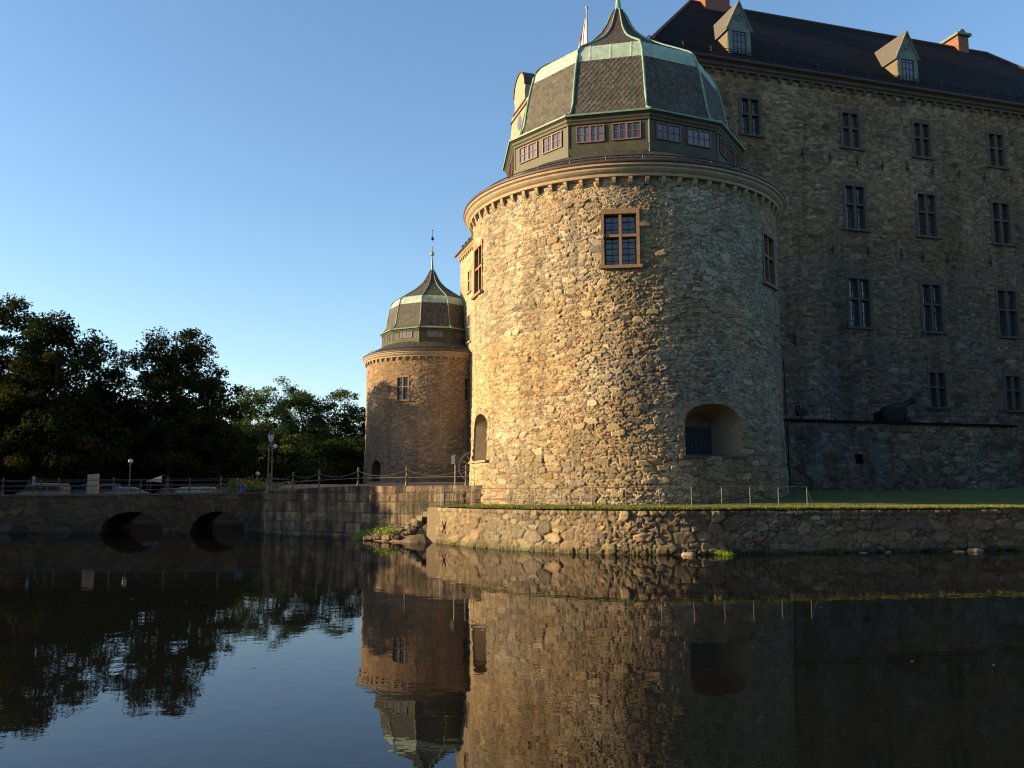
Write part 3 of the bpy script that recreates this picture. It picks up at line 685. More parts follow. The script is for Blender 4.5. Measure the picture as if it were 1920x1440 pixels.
# dormers on the right roof, s measured from PR0
def dormer(s, mirror):
    # front face sits on the facade plane + .5 m back; local frame: x along D, y inward
    w, zf0, zw, za = 1.75, 32.35, 34.35, 36.35; s0 = s-3.0; y0 = .25
    def P_(x, y, z): return W3(s0+x, y, z)
    yr = lambda z: (z-ZE)/sl-e            # where the slope reaches height z
    f = lambda x, y, z: P_(x, y0+y, z)
    b = MB(); b.prism([(-w/2-.1, zw), (w/2+.1, zw), (0, za-.12)], 0, .12, f); body = b.build('dormer', M['dull_copper'], castle)
    for sg in (-1, 1):
        x = sg*w/2; x2 = x-sg*.08; b = MB()
        b.add([P_(q, y, z) for q in (x, x2) for y, z in ((y0+.06, zf0), (y0+.06, zw), (yr(zw), zw), (yr(zf0), zf0))], [(0, 1, 2, 3), (7, 6, 5, 4), (0, 4, 5, 1)])
        ck = b.build('dormer_cheek', M['slate'], body)
        a = ck.data.color_attributes.new('stone', 'FLOAT_COLOR', 'POINT'); a.data.foreach_set('color', [.12, .1, .07, 1]*len(ck.data.vertices))
    b = MB(); ov = .16
    for sg in (-1, 1):
        x = sg*(w/2+ov); zl = zw-.2
        q = [P_(x, y0-.12, zl), P_(0, y0-.12, za), P_(0, yr(za), za), P_(x, yr(zl), zl)]
        q2 = [(p[0], p[1], p[2]-.1) for p in q]; b.add(q+q2, [(0, 1, 2, 3), (7, 6, 5, 4), (0, 4, 5, 1), (0, 3, 7, 4), (1, 5, 6, 2)])
    rf = b.build('dormer_roof', M['slate'], body)
    a = rf.data.color_attributes.new('stone', 'FLOAT_COLOR', 'POINT'); a.data.foreach_set('color', [.085, .078, .068, 1]*len(rf.data.vertices))
    b = MB(); f = lambda x, y, z: P_(x, y0+y, z)
    b.box(-w/2, -w/2+.33, 0, .12, zf0-.1, zw, f); b.box(w/2-.33, w/2, 0, .12, zf0-.1, zw, f); b.box(-w/2-.05, w/2+.05, -.06, .12, zf0-.22, zf0-.1, f)
    b.box(-w/2, w/2, -.02, .12, zw-.25, zw, f)
    for sg in (-1, 1): b.prism([(sg*(w/2+.2), zw-.2), (sg*(w/2+.02), zw-.2), (0, za-.22), (0, za+.02)], -.1, 0, f)
    b.lathe([(.2, -.03), (.26, 0), (.2, .03)], 12, fn=lambda x, y, z: P_(x, y0-.04+z, zw+.75+y))
    b.build('dormer_gable', M['dull_copper'], body)
    b = MB(); b.box(-w/2+.33, w/2-.33, .05, .1, zf0-.1, zw-.25, f); b.build('dormer_pane', M['glass'], body)
    b = MB()
    for i in range(4): x = -w/2+.42+i*(w-.84)/3; b.box(x-.02, x+.02, .02, .05, zf0-.1, zw-.25, f)
    for i in range(4): z = zf0+.05+i*.5; b.box(-w/2+.33, w/2-.33, .023, .047, z-.02, z+.02, f)
    b.build('glazing_bars', M['bar'], body)
dormer(10.0, False); dormer(23.9, False)
# chimneys
def chimney(s, t, w, dpt, z1, cap):
    b = MB(); b.box(s-w/2, s+w/2, t-dpt/2, t+dpt/2, 37.5, z1, lambda x, y, z: W3(x, y, z)); c = b.build('chimney', M['brick'], castle)
    if cap:
        b = MB(); b.box(s-w/2-.2, s+w/2+.2, t-dpt/2-.2, t+dpt/2+.2, z1, z1+.22, lambda x, y, z: W3(x, y, z))
        n = 12; P_ = [(-dpt/2, z1+.22), (dpt/2, z1+.22)]+[(dpt/2*math.cos(a), z1+.22+.55*math.sin(a)) for a in np.linspace(0, PI, 9)[1:-1]]
        b.prism([(-w/2-.02, z1+.22), (w/2+.02, z1+.22), (w*.28, z1+.38), (w*.2, z1+.55), (0, z1+.62), (-w*.2, z1+.55), (-w*.28, z1+.38)], t-dpt/2, t+dpt/2, lambda x, y, z: W3(s+x, y, z))
        b.build('chimney_cap', M['copper_brown'] if cap == 2 else M['dull_copper'], c)
chimney(8.9, 7.0, 2.1, 1.6, 42.2, 2); chimney(32.3, 7.6, 1.05, 2.3, 40.95, 1)
# curved renaissance gable on the left facade, t measured from PL0 -> t-2
def gable_poly():
    h = [(5.2, 31.45), (5.0, 33.0), (4.3, 34.2), (4.1, 35.5), (3.6, 36.9), (3.0, 38.1), (2.55, 39.3), (2.75, 39.45), (2.75, 39.75), (1.75, 39.85), (1.6, 40.6), (1.85, 41.3)]
    top = [(1.75*math.cos(a), 41.45+1.75*math.sin(a)) for a in np.linspace(.0, PI, 13)]
    return h+top+[(-x, z) for x, z in h[::-1]]
tc = 30.25-2
gp = gable_poly()
b = MB(); b.prism(gp, -.1, 1.0, lambda x, y, z: W3(y, tc+x, z)); g = b.build('gable', M['trim'], castle)
b = MB(); n = 13
arc_ = [(1.85*math.cos(a), 41.45+1.85*math.sin(a)) for a in np.linspace(0, PI, n)]+[(1.75*math.cos(a), 41.45+1.75*math.sin(a)) for a in np.linspace(PI, 0, n)]
vs = []
for y in (-.2, 1.1): vs += [W3(y, tc+x, z) for x, z in arc_]
m_ = len(arc_); b.add(vs, [list(range(m_)), list(range(2*m_-1, m_-1, -1))]+[(i, i+m_, (i+1) % m_+m_, (i+1) % m_) for i in range(m_)])
for z, hw in ((39.85, 2.0), (39.35, 2.85), (35.5, 4.3)): b.box(-.22, 1.05, tc-hw, tc+hw, z-.1, z+.02, lambda x, y, z_: W3(x, y, z_))
b.build('gable_coping', M['copper_brown'], g)
MB().lathe([(0, 0), (.62, 0), (.62, .03), (0, .03)], 20, fn=lambda x, y, z: W3(-.15 if z > 0 else -.11, tc+x, 38.3+y*1.15)).build('oculus', M['glass'], g)
roofface('gable_roof', [(1.0, tc-4.2, 35), (7.5, tc-4.2, 35), (7.5, tc, 39.4), (1.0, tc, 39.4)]); roofface('gable_roof', [(7.5, tc+4.2, 35), (1.0, tc+4.2, 35), (1.0, tc, 39.4), (7.5, tc, 39.4)])
# iron wall anchors
am = MB(); am.tube([(0, -.09, -.38), (.0, -.1, .0), (.03, -.1, .42)], [.03, .05, .03], 5); am.tube([(-.16, -.1, .05), (.14, -.1, -.05)], .03, 5); am.tube([(0, .05, 0), (0, -.12, 0)], .05, 5); am = am.mesh('wall_anchor', M['iron'])
for s, z in [(16.62, 25.75), (18.83, 25.6), (20.92, 25.6), (23.06, 25.65), (25.23, 25.7), (27.55, 25.7), (29.86, 25.7), (32.37, 25.7), (14.4, 25.7), (16.48, 19.15), (19.34, 19.24), (22.14, 19.27), (23.9, 19.19), (26.08, 19.26), (29.92, 19.28), (13.2, 12.68), (33.0, 19.25)]:
    p = PR0+s*D-.02*N; o = link('wall_anchor', am, None, castle); o.location = (p[0]-OFF[0], p[1]-OFF[1], z-ZG); o.rotation_euler = (0, random.uniform(-.12, .12), math.radians(16.7))
# flagpole on the roof
fp = thing('flagpole', 'white flagpole with limp white flag above the big tower dome', 'flagpole', (8.2, 91.4, 39.9))
MB().tube([(0, 0, 0), (0, 0, 15.5)], [.14, .09], 8).build('pole', M['white_paint'], fp, True)
MB().lathe([(.01, 15.45), (.14, 15.52), (.17, 15.65), (.1, 15.78), (.01, 15.82)], 10).build('finial', M['white_paint'], fp, True)
V_, F_ = [], []; nz, nx = 40, 14
for i in range(nz+1):
    z = 15.0-i*.15; w = .07+1.35*min(1, i/38)**.9
    for j in range(nx+1):
        q = w*1.35*j/nx; V_.append((-q*.66-.06, q*.72+.14*math.sin(j*1.1+i*.12)*(j/nx+.2), z-.12*j/nx+.25*(j/nx)*(i > 30)))
for i in range(nz):
    for j in range(nx): a = i*(nx+1)+j; F_.append((a, a+1, a+nx+2, a+nx+1))
fl = link('flag', fast_mesh('flag', V_, F_, M['white']), None, fp)
MB().tube([(-.55, .42, 12.9), (-.66, .5, 12.5), (-.7, .53, 12.0), (-.64, .47, 11.7)], [.02, .05, .05, .02], 5).build('flag_stripe', M['red'], fl)

# ------------------------------------------------------------------ generic wall along a polyline
def polywall(name, pts, z0, z1, m, field, res, parent=None, off=(0, 0, 0), hole=None, batter=.0, rounding=True, wav=0):
    """pts: plan polyline, front is to the right-hand side when walking; z1 number or function(s)"""
    pts = np.array(pts, float)
    if rounding and len(pts) > 2:                        # smooth corners with chaikin
        for _ in range(3):
            q = [pts[0]]
            for a, c in zip(pts, pts[1:]): q += [a*.75+c*.25, a*.25+c*.75]
            q.append(pts[-1]); pts = np.array(q)
    L = np.concatenate([[0], np.cumsum(np.hypot(*np.diff(pts, axis=0).T))])
    U = np.arange(0, L[-1], res); U = np.append(U, L[-1]); V = np.arange(0, 1+1e-6, res/(max(z1(0.), z1(L[-1]))-z0 if callable(z1) else z1-z0))
    top = (lambda u: np.vectorize(z1)(u)) if callable(z1) else (lambda u: np.full(u.shape, z1))
    X = lambda u: np.interp(u, L, pts[:, 0]); Y = lambda u: np.interp(u, L, pts[:, 1])
    def tan(u):
        a = np.clip(u-.3, 0, L[-1]); c = np.clip(u+.3, 0, L[-1]); dx, dy = X(c)-X(a), Y(c)-Y(a); n = np.hypot(dx, dy); return dx/n, dy/n
    def nrm(u, v): tx, ty = tan(u); return np.stack([ty, -tx, 0*u], -1)
    def pos(u, v):
        tx, ty = tan(u); z = z0+v*(top(u)-z0); bt = batter*(1-v)
        return np.stack([X(u)+ty*bt, Y(u)-tx*bt, z], -1)
    def f(u, v): return field(u, z0+v*(top(u)-z0))
    hh = (lambda u, v: hole(u, z0+v*(top(u)-z0))) if hole else None
    me = gridmesh(name, U, V, pos, nrm, f, m, hh, off=off)
    return link(name, me, None, parent), X, Y, L[-1], tan, top

# river-bank wall of the island
BANK = [(-4.55, 49.8), (-3.85, 48.4), (-3.1, 47.15), (-1.6, 44.45), (1.0, 41.6), (3.3, 40.2), (5.6, 39.5), (8, 39.4), (10.5, 39.95), (13.1, 40.55), (18.3, 41.5), (24.4, 42.7), (34, 44.6), (50, 47.5)]
bw = thing('bank_wall', 'low rubble river wall with grass edge curving below the large round tower', 'wall', (5.6, 39.5, 0))
def fbank(u, z):
    d, c = rubble(u, z, 'bank', 61, small=(.46, .24), big=(.85, .48), pbig=.28, amp=.13, mortar=(.2, .16, .105), gap=.12, vary=.7); d = d+.07*(fbm(u*3.1, z*3.4, 66, 5)-.5); c = c*(.72+.56*fbm(u*4.5, z*4.5, 67, 4))[..., None]
    sm = ss(.35, .65, fbm(u*.8, z*1.4, 77, 4)); d = d*(1-.45*sm)                     # smeared mortar over the stones
    c = c*(1-.42*sm[..., None])+np.array([.185, .148, .095])*(.42*sm[..., None])
    led = 1-ss(.20, .27, z+.10*(vn(u*1.3, u*0, 3)-.5)); F1, DD, i, j, du, dv = worley(u+.1*z, z*0+.2, 1.0, 2., 63, .8); d = d+led*(.075*ss(.0, .05, DD)*(.5+.8*h2(i, j, 5))+.02)
    cr = ss(1.68, 1.74, z); d = d+.05*cr*ss(0, .06, np.abs(((u*.55) % 1)-.5)*1.8)
    wet = 1-ss(.0, .5, z+.25*(fbm(u*1.2, z, 5, 3)-.5)); c = c*(1-.55*wet[..., None]*np.array([1.05, .9, 1.1]))*(.8+.35*fbm(u*.5, z*.6, 9, 3))[..., None]
    return d, c
_, BX, BY, BL, BT, _ = polywall('wall', BANK, -.35, 1.93, M['stone'], fbank, .045, bw, (5.6, 39.5, 0))
polywall('return_wall', [(-2.9, 50.9), (-4.5, 49.85)], -.35, 1.93, M['stone'], fbank, .08, bw, (5.6, 39.5, 0), rounding=False)

# grass apron between the bank wall and the tower / terrace
def apron():
    us = np.linspace(0, BL, 260); vs_ = np.linspace(0, 1, 40); u, v = np.meshgrid(us, vs_, indexing='ij')
    bx, by = BX(u), BY(u); tx, ty = BT(u)
    bx = bx-ty*-.0; w = ss(9, 16, bx)
    # inner target: towards tower centre on the left, straight back on the right
    ix = (1-w)*6.66+w*(bx-1.5); iy = (1-w)*52.3+w*62.0
    f = np.where(v < .2, v*.35, .07+(v-.2)*1.1625)
    x = bx+(ix-bx)*f*.999+ty*.0; y = by+(iy-by)*f
    d = np.hypot(x-bx, y-by)
    z = 1.95+.035*np.minimum(d, 4)+.10*np.maximum(d-2, 0)*w*.8+.06*(fbm(x*1.1, y*1.1, 3, 4)-.5)+.06*ss(0, .5, d)
    nu, nv = u.shape; idx = np.arange(nu*nv).reshape(nu, nv)
    F = np.stack([idx[:-1, :-1], idx[1:, :-1], idx[1:, 1:], idx[:-1, 1:]], -1).reshape(-1, 4)
    return link('grass_bank', fast_mesh('grass_bank', np.stack([x, y, z], -1).reshape(-1, 3), F, M['lawn']), None)
struct(apron())
def blades(name, n, gen, h, seed, cols):
    rng = np.random.default_rng(seed); x, y, z = gen(rng, n); a = rng.uniform(0, PI, n); hh = h*rng.uniform(.5, 1.3, n); w = .012+.012*rng.random(n); lx = rng.normal(0, .35, n)*hh; ly = rng.normal(0, .35, n)*hh
    ca, sa = np.cos(a)*w, np.sin(a)*w
    V = np.stack([np.stack([x-ca, y-sa, z], -1), np.stack([x+ca, y+sa, z], -1), np.stack([x+lx, y+ly, z+hh], -1)], 1).reshape(-1, 3)
    F = np.arange(3*n).reshape(n, 3); c = np.array(cols)[rng.integers(0, len(cols), n)]*rng.uniform(.7, 1.2, (n, 1))
    return link(name, fast_mesh(name, V, F, M['leaf'], np.repeat(c, 3, 0), False), None)
def gen_bank(rng, n):
    u = rng.uniform(3.4, BL-12, n); tx, ty = BT(u); d = np.abs(rng.normal(0, .9, n))+.02
    clump = vn(u*1.7, d*3, 5); d = np.where(clump < .35, d*.3, d)
    return BX(u)-ty*d, BY(u)+tx*d, 1.95+.04*np.minimum(d, 2)
GR = [(.26, .28, .06), (.20, .25, .05), (.32, .30, .09), (.15, .21, .045)]
tag(struct(blades('grass', 42000, gen_bank, .12, 2, GR), 'stuff'), 'short uneven grass growing along the top of the river wall', 'grass')

# granite quay wall of the promenade
QA = np.array([-17.05, 61.66]); QD = np.array([.76029, -.64958]); QN = np.array([-QD[1], QD[0]])
QL = 20.6
qw = thing('quay_wall', 'straight wall of large grey granite blocks below the chain fence', 'wall', (QA[0], QA[1], 0))
qtop = lambda s: float(2.86+.24*min(max(s/9, 0), 1))
fq = lambda u, z: blocks(u, z+.32, 'granite', 71, amp=.09)
B_ = QA+QD*QL
polywall('wall', [tuple(QA), tuple(B_)], -.3, qtop, M['stone_fine'], lambda u, z: fq(u, z), .05, qw, (QA[0], QA[1], 0), rounding=False)
polywall('return_wall', [tuple(QA+np.array([-.5, 1.15])), tuple(QA)], -.3, 2.86, M['stone_fine'], lambda u, z: blocks(u+30, z+.32, 'granite', 71, amp=.05), .06, qw, (QA[0], QA[1], 0), rounding=False)
polywall('return_wall', [tuple(B_), tuple(B_+QN*2.2+QD*1.4)], -.3, 3.1, M['stone_fine'], lambda u, z: rubble(u, z, 'bank', 75), .08, qw, (QA[0], QA[1], 0), rounding=False)

# promenade paving and castle mound
def upper_ground():
    rows = []
    for y in np.concatenate([np.arange(48.9, 64, .5), np.arange(64, 150, 3)]):
        if y < 61.66: sl_ = (61.66-y)/.64958; xl = QA[0]+QD[0]*sl_-.02
        else: xl = -17.05-(y-61.66)*.2
        xr = 12 if y < 62 else 40
        r = []
        for k in range(25):
            x = xl+(xr-xl)*(k/24)**1.5
            z = 2.86+.24*min(max((x+17)/8, 0), 1)+.72*float(ss(60, 98, np.array(y)))
            r.append((x, y, z))
        rows.append(r)
    V = np.array(rows); nu, nv = V.shape[:2]; idx = np.arange(nu*nv).reshape(nu, nv)
    F = np.stack([idx[:-1, :-1], idx[:-1, 1:], idx[1:, 1:], idx[1:, :-1]], -1).reshape(-1, 4)
    return link('promenade_path', fast_mesh('promenade_path', V.reshape(-1, 3), F, M['path']), None)
struct(upper_ground())
b = MB(); zg = lambda y: 2.86+.72*float(ss(60, 98, np.array(y))); xg = lambda y: -17.05-(y-61.66)*.2
for i in range(8): y = 69+i*10; b.add([(xg(y)-1.2, y, -.3), (xg(y+10)-1.2, y+10, -.3), (xg(y+10), y+10, zg(y+10.)), (xg(y), y, zg(y))], [(0, 1, 2, 3)])
MBs = b
struct(link('island_bank', b.mesh('island_bank', M['earth']), None))

# terrace with parapet below the shaded facade
T0 = TBv-3*N; TZ = 2.2
tw = thing('terrace_wall', 'long grey rubble terrace wall with square drain hole carrying the cannon', 'wall', (20.45, 53.3, TZ))
TO = (20.45, 53.3, TZ)
def fter(u, z):
    d, c = rubble(u, z, 'grey', 81, small=(.42, .2), big=(.8, .42), pbig=.3, amp=.09, mortar=(.10, .09, .075), vary=.8)
    st = ss(.5, .66, fbm(u*2.2, z*.5, 83, 5))*ss(.35, .6, fbm(u*5, z*3, 84, 3))*(1-ss(1.0, 4.2, np.abs(u-4.2)))+.5*ss(.56, .75, fbm(u*1.1, z*.4, 87, 4))
    return d, c*(1-.45*st[..., None])+np.array([.19, .205, .21])*(.45*st[..., None])
ta, tb = T0+6.5*D, T0+25.85*D
hole_t = lambda u, z: (np.abs(u-(13.78-6.5)) < .28) & (z > 4.42) & (z < 5.03)
polywall('wall', [tuple(ta), tuple(tb)], TZ, 6.9, M['stone_fine'], fter, .06, tw, TO, hole_t, batter=.35, rounding=False)
polywall('side_wall', [tuple(tb), tuple(tb+5.2*N)], TZ, 6.9, M['stone_fine'], fter, .1, tw, TO, None, batter=.35, rounding=False)
b = MB()
def WT(s, t, z): p = T0+s*D+t*N; return (p[0]-TO[0], p[1]-TO[1], z-TO[2])
b.box(6.4, 26.0, -.16, .5, 6.88, 7.02, WT); b.build('coping', M['slate_plain'], tw)
MB().box(6.4, 25.9, .4, 5.0, 6.8, 6.86, WT).build('terrace_floor', M['path'], tw)
MB().box(13.3, 14.25, .25, .6, 4.3, 5.2, WT).build('drain_recess', M['iron'], tw)
# terrace railing
tr = thing('terrace_railing', 'thin black iron railing along the top of the terrace wall', 'railing', (20.45, 53.3, 7.0))
def WR(s, t, z): p = T0+s*D+t*N; return (p[0]-20.45, p[1]-53.3, z-7.0)
s = 8.6; pm = MB().tube([(0, 0, 0), (0, 0, .98)], .018, 5).mesh('post', M['iron'])
while s < 26:
    if not 15.6 < s < 19.3:
        o = link('post', pm, None, tr); o.location = WR(s, .25, 7.0)
    s += 1.25
b = MB()
for z in (7.97, 7.5): b.tube([WR(8.6, .25, z), WR(15.9, .25, z)], .013, 4); b.tube([WR(19.1, .25, z), WR(25.85, .25, z)], .013, 4)
b.build('rail', M['iron'], tr)
# big cannon on its carriage
cp = T0+17.6*D+1.1*N
cn = thing('cannon', 'large black cannon raised on a stepped carriage on the terrace wall', 'cannon', (cp[0], cp[1], 7.0), math.radians(16.7))
b = MB()
for y in (-.45, .3): b.prism([(-1.15, .12), (.72, .12), (.62, .45), (.55, .98), (.1, 1.02), (-.45, .9), (-1.0, .78), (-1.2, .68), (-1.22, .4)], y, y+.15)
b.box(-1.1, .6, -.3, .3, .2, .72); b.build('carriage', M['rust'], cn)
MB().box(-1.35, 1.0, -.6, .6, 0, .12).build('platform', M['rust'], cn)
tl = math.radians(20)
fnb = lambda x, y, z: (-.85+z*math.cos(tl)-x*math.sin(tl), y, .66+z*math.sin(tl)+x*math.cos(tl))
MB().lathe([(.02, -.3), (.09, -.25), (.09, -.12), (.05, -.08), (.30, 0), (.33, .15), (.31, .9), (.27, .95), (.25, 1.5), (.21, 1.55), (.18, 2.25), (.21, 2.35), (.22, 2.45), (.18, 2.5), (.12, 2.5), (.12, 2.1)], 18, fn=fnb).build('barrel', M['rust'], cn, True)
for x in (-.8, .55):
    for y in (-.5, .5):
        MB().lathe([(.02, -.05), (.2, -.05), (.22, 0), (.2, .05), (.02, .05)], 14, fn=lambda X, Y, Z, x=x, y=y: (x+X, y+Z, .22+Y)).build('wheel', M['rust'], cn)
# little swivel gun
cp = T0+10.65*D+.8*N
sg = thing('swivel_gun', 'small dark blue swivel gun on a post beside the round tower', 'gun', (cp[0], cp[1], 7.0), math.radians(16.7))
MB().tube([(0, 0, 0), (0, 0, .35)], [.06, .05], 8).build('pedestal', M['iron'], sg)
b = MB(); b.prism([(-.25, .3), (.25, .3), (.38, .55), (.3, .62), (-.35, .6), (-.4, .45)], -.12, .12); b.tube([(-.35, 0, .5), (-.42, 0, .85), (-.2, 0, .95), (-.1, 0, .7)], .07, 6); b.build('cradle', M['iron'], sg)
t2 = math.radians(22); fn2 = lambda x, y, z: (-.1+z*math.cos(t2)-x*math.sin(t2), y, .62+z*math.sin(t2)+x*math.cos(t2))
MB().lathe([(.02, -.15), (.13, -.1), (.14, .3), (.1, .35), (.09, .8), (.12, .88), (.05, .9)], 12, fn=fn2).build('barrel', M['shutter'], sg, True)
# drain pipe beside the tower
dp = thing('drain_pipe', 'thin dark drainpipe running down beside the tower corner', 'pipe', (16.1, 51.6, 2.3))
MB().tube([(0, 0, 0), (0, 0, 4.6), (-.06, 0, 4.75), (-.1, .0, 8.2)], .045, 6).build('pipe', M['iron'], dp)
b = MB()
for z in (.9, 2.4, 3.9): b.lathe([(.05, z), (.07, z+.02), (.07, z+.08), (.05, z+.1)], 8)
b.build('bracket', M['iron'], dp)

# wire fence on the bank
bf = thing('bank_fence', 'low wire fence with thin galvanised posts on the grass edge', 'fence', (5.6, 39.8, 1.95))
BO = (5.6, 39.8, 1.95)
FP = [(-3.91, 48.93, 1.83), (-2.07, 45.65, 1.93), (-1.11, 44.26, 1.95), (-.08, 43.13, 1.95), (1.08, 41.9, 1.95), (2.28, 41.17, 1.95), (3.62, 40.45, 1.97), (5.11, 40.0, 1.98), (6.58, 39.81, 2.0), (7.99, 39.75, 2.02), (9.43, 40.09, 2.02), (10.78, 40.41, 2.02), (12.15, 40.73, 2.02), (13.57, 41.04, 2.0)]
pm = MB().tube([(0, 0, -.1), (0, 0, .97)], .021, 6).mesh('post', M['zinc'])
pt_ = []
for i, (x, y, z) in enumerate(FP):
    o = link('post', pm, None, bf); o.location = (x-BO[0], y-BO[1], z-BO[2]); o.rotation_euler = (random.uniform(-.02, .02), random.uniform(-.02, .02), 0); pt_.append((x-BO[0], y-BO[1], z-BO[2]))
b = MB(); b.tube([(x, y, z+.96) for x, y, z in pt_], .015, 4); b.build('wire', M['zinc'], bf)
b = MB(); b.tube([(x, y, z+.48) for x, y, z in pt_[:7]], .013, 4); b.build('wire', M['zinc'], bf)
x, y, z = pt_[-1]; MB().tube([(x, y, z+.9), (x+.32, y+.06, z+.0)], .018, 5).build('brace', M['zinc'], bf)

# steps, stair rail and gate between quay wall and bank wall
st = thing('stone_steps', 'worn stone steps going down to the water beside the quay wall', 'steps', (-4.5, 50.9, 0))
b = MB(); rng = random.Random(3); SO = (-4.5, 50.9, 0)
def rough_box(name, c, d, n, l, w, z0, z1, col):
    V_ = []
    for z in (z0, z1):
        for a, e_ in ((-1, -1), (1, -1), (1, 1), (-1, 1)):
            p = c+d*a*l/2*rng.uniform(.9, 1.02)+n*e_*w/2*rng.uniform(.92, 1.02); V_.append((p[0]-SO[0], p[1]-SO[1], z+rng.uniform(-.03, .03)*(z == z1)))
    F_ = [(0, 3, 2, 1), (4, 5, 6, 7)]+[(i, (i+1) % 4, 4+(i+1) % 4, 4+i) for i in range(4)]
    return link(name, fast_mesh(name, V_, F_, M['stone'], np.array([col]*8), False), None, st)
for i in range(9):
    s_ = 17.2-.42*i; z1 = 1.85-.2*i
    rough_box('step', QA+QD*s_-QN*.5, QD, QN, .46, .9, z1-.3, z1, PAL['bank'][rng.randrange(8)]*rng.uniform(.7, 1.1))
def slope_z(s_, t_): 
    return (max(-.12, min(.95, (s_-12.4)*.24)) if s_ > 12.2 else -.1)*max(-.1, 1.12-.66*max(0, t_-.9))*max(-.2, min(1, 1-(s_-17.1)/.8))
def lump(c, z, rx, ry, rz_, a, col, sd):
    g = np.random.default_rng(sd); V_ = []; n = 9
    for i in range(6):
        f_ = i/5*PI
        for j in range(n):
            t = 2*PI*j/n; k = 1+.25*(g.random()-.5); sq = lambda q: math.copysign(abs(q)**.7, q)
            x = rx*k*sq(math.sin(f_)*math.cos(t)); y = ry*k*sq(math.sin(f_)*math.sin(t)); V_.append((c[0]-SO[0]+x*math.cos(a)-y*math.sin(a), c[1]-SO[1]+x*math.sin(a)+y*math.cos(a), z+rz_*sq(math.cos(f_))*k))
    F_ = [(i*n+j, (i+1)*n+j, (i+1)*n+(j+1) % n, i*n+(j+1) % n) for i in range(5) for j in range(n)]
    return link('loose_stone', fast_mesh('loose_stone', V_, F_, M['stone'], np.tile(np.array(col), (len(V_), 1)), False), None, st)
V_ = []; F_ = []; sg_ = np.linspace(11.5, 21.5, 30); tg_ = np.linspace(.05, 3.2, 14)
for s_ in sg_:
    for t_ in tg_: p = QA+QD*s_-QN*t_; V_.append((p[0]-SO[0], p[1]-SO[1], slope_z(s_, t_)-.08+rng.uniform(-.05, .05)-.35*max(0, t_-2.2)))
for i in range(29):
    for j in range(13): a_ = i*14+j; F_.append((a_, a_+14, a_+15, a_+1))
link('rubble_bed', fast_mesh('rubble_bed', V_, F_, M['stone'], np.tile(np.array([.12, .095, .06]), (len(V_), 1)), False), None, st)
for i in range(95):
    s_ = 10.6+6.1*rng.random()**.8; t_ = rng.uniform(.95, 2.25) if s_ > 13.2 else rng.uniform(.15, 1.5); k = rng.uniform(.12, .27)
    lump(QA+QD*s_-QN*t_, slope_z(s_, t_)+k*.15, k*1.25, k, k*.62, rng.uniform(0, PI), PAL['bank'][rng.randrange(10)]*rng.uniform(.5, 1.05), i)
rough_box('landing', QA+QD*18.7-QN*.7, QD, QN, 2.6, 1.5, -.3, 1.86, PAL['bank'][1])
sr = thing('stair_railing', 'thin iron stair railing slanting down in front of the quay wall', 'railing', (-4.5, 50.9, 0))
def SP(s_, t_, z): p = QA+QD*s_-QN*t_; return (p[0]-SO[0], p[1]-SO[1], z)
for s_ in np.linspace(13.6, 17.9, 9): MB().tube([SP(s_, 1.3, .1+(s_-13.6)*.42), SP(s_, 1.3, 1.05+(s_-13.6)*.42)], .013, 5).build('post', M['grey_iron'], sr)
b = MB()
for h_ in (1.05, .6, .3): b.tube([SP(13.4, 1.3, h_-.08), SP(17.95, 1.3, h_+4.3*.42)], .012, 5)
b.build('rail', M['grey_iron'], sr)
gt = thing('iron_gate', 'small dark iron gate at the head of the stone steps', 'gate', (-3.6, 49.2, 1.86))
GO = (-3.6, 49.2, 1.86)
for x, y, h_, r in ((-3.72, 49.15, 1.16, .045), (-4.2, 49.9, 1.05, .025), (-2.9, 47.9, 1.0, .02)):
    MB().tube([(x-GO[0], y-GO[1], -.05), (x-GO[0], y-GO[1], h_)], r, 6).build('gate_post', M['iron'], gt)
b = MB()
for i in range(6): f_ = i/6; x = -3.72-.48*f_; y = 49.15+.75*f_; b.tube([(x-GO[0], y-GO[1], .1), (x-GO[0], y-GO[1], 1.0)], .010, 4)
for z in (.1, .55, 1.0): b.tube([(-3.72-GO[0], 49.15-GO[1], z), (-4.2-GO[0], 49.9-GO[1], z)], .013, 4)
b.build('gate_leaf', M['grey_iron'], gt)

# chain fence on the promenade
cf = thing('chain_fence', 'promenade fence of turned iron posts with hanging chains and one rail', 'fence', (QA[0], QA[1], 2.86))
def QP(s_, t_, z): p = QA+QD*s_+QN*t_; return (p[0]-QA[0], p[1]-QA[1], z-2.86)
pmesh = MB().lathe([(.11, 0), (.12, .04), (.085, .09), (.075, .16), (.06, .5), (.085, .53), (.085, .57), (.055, .6), (.045, .9), (.075, .93), (.07, .97), (.04, 1.0), (.075, 1.06), (.06, 1.11), (.02, 1.15), (.015, 1.2)], 12).mesh('post', M['grey_iron'], True)
SS = [(-.0, 2.86), (2.66, 2.93), (5.51, 3.0), (9.45, 3.1), (13.89, 3.1), (18.77, 3.1)]
for s_, z in SS: o = link('post', pmesh, None, cf); o.location = QP(s_, .35, z)
for (s0, z0), (s1, z1) in zip(SS, SS[1:]):
    n = 24; L = s1-s0; sag = .10*L**.8
    V = MB()
    for i in range(int(L/.11)):
        f_ = i/(L/.11); g_ = (i+1)/(L/.11); zz = lambda t: z0+(z1-z0)*t+.95-sag*4*t*(1-t)
        V.tube([QP(s0+L*f_, .35+.012*(i % 2), zz(f_)), QP(s0+L*g_, .35-.012*(i % 2), zz(g_))], .024 if i % 2 else .014, 4)
    V.build('chain', M['grey_iron'], cf)
    MB().tube([QP(s0, .35, z0+.5), QP(s1, .35, z1+.5)], .024, 5).build('rail', M['grey_iron'], cf)
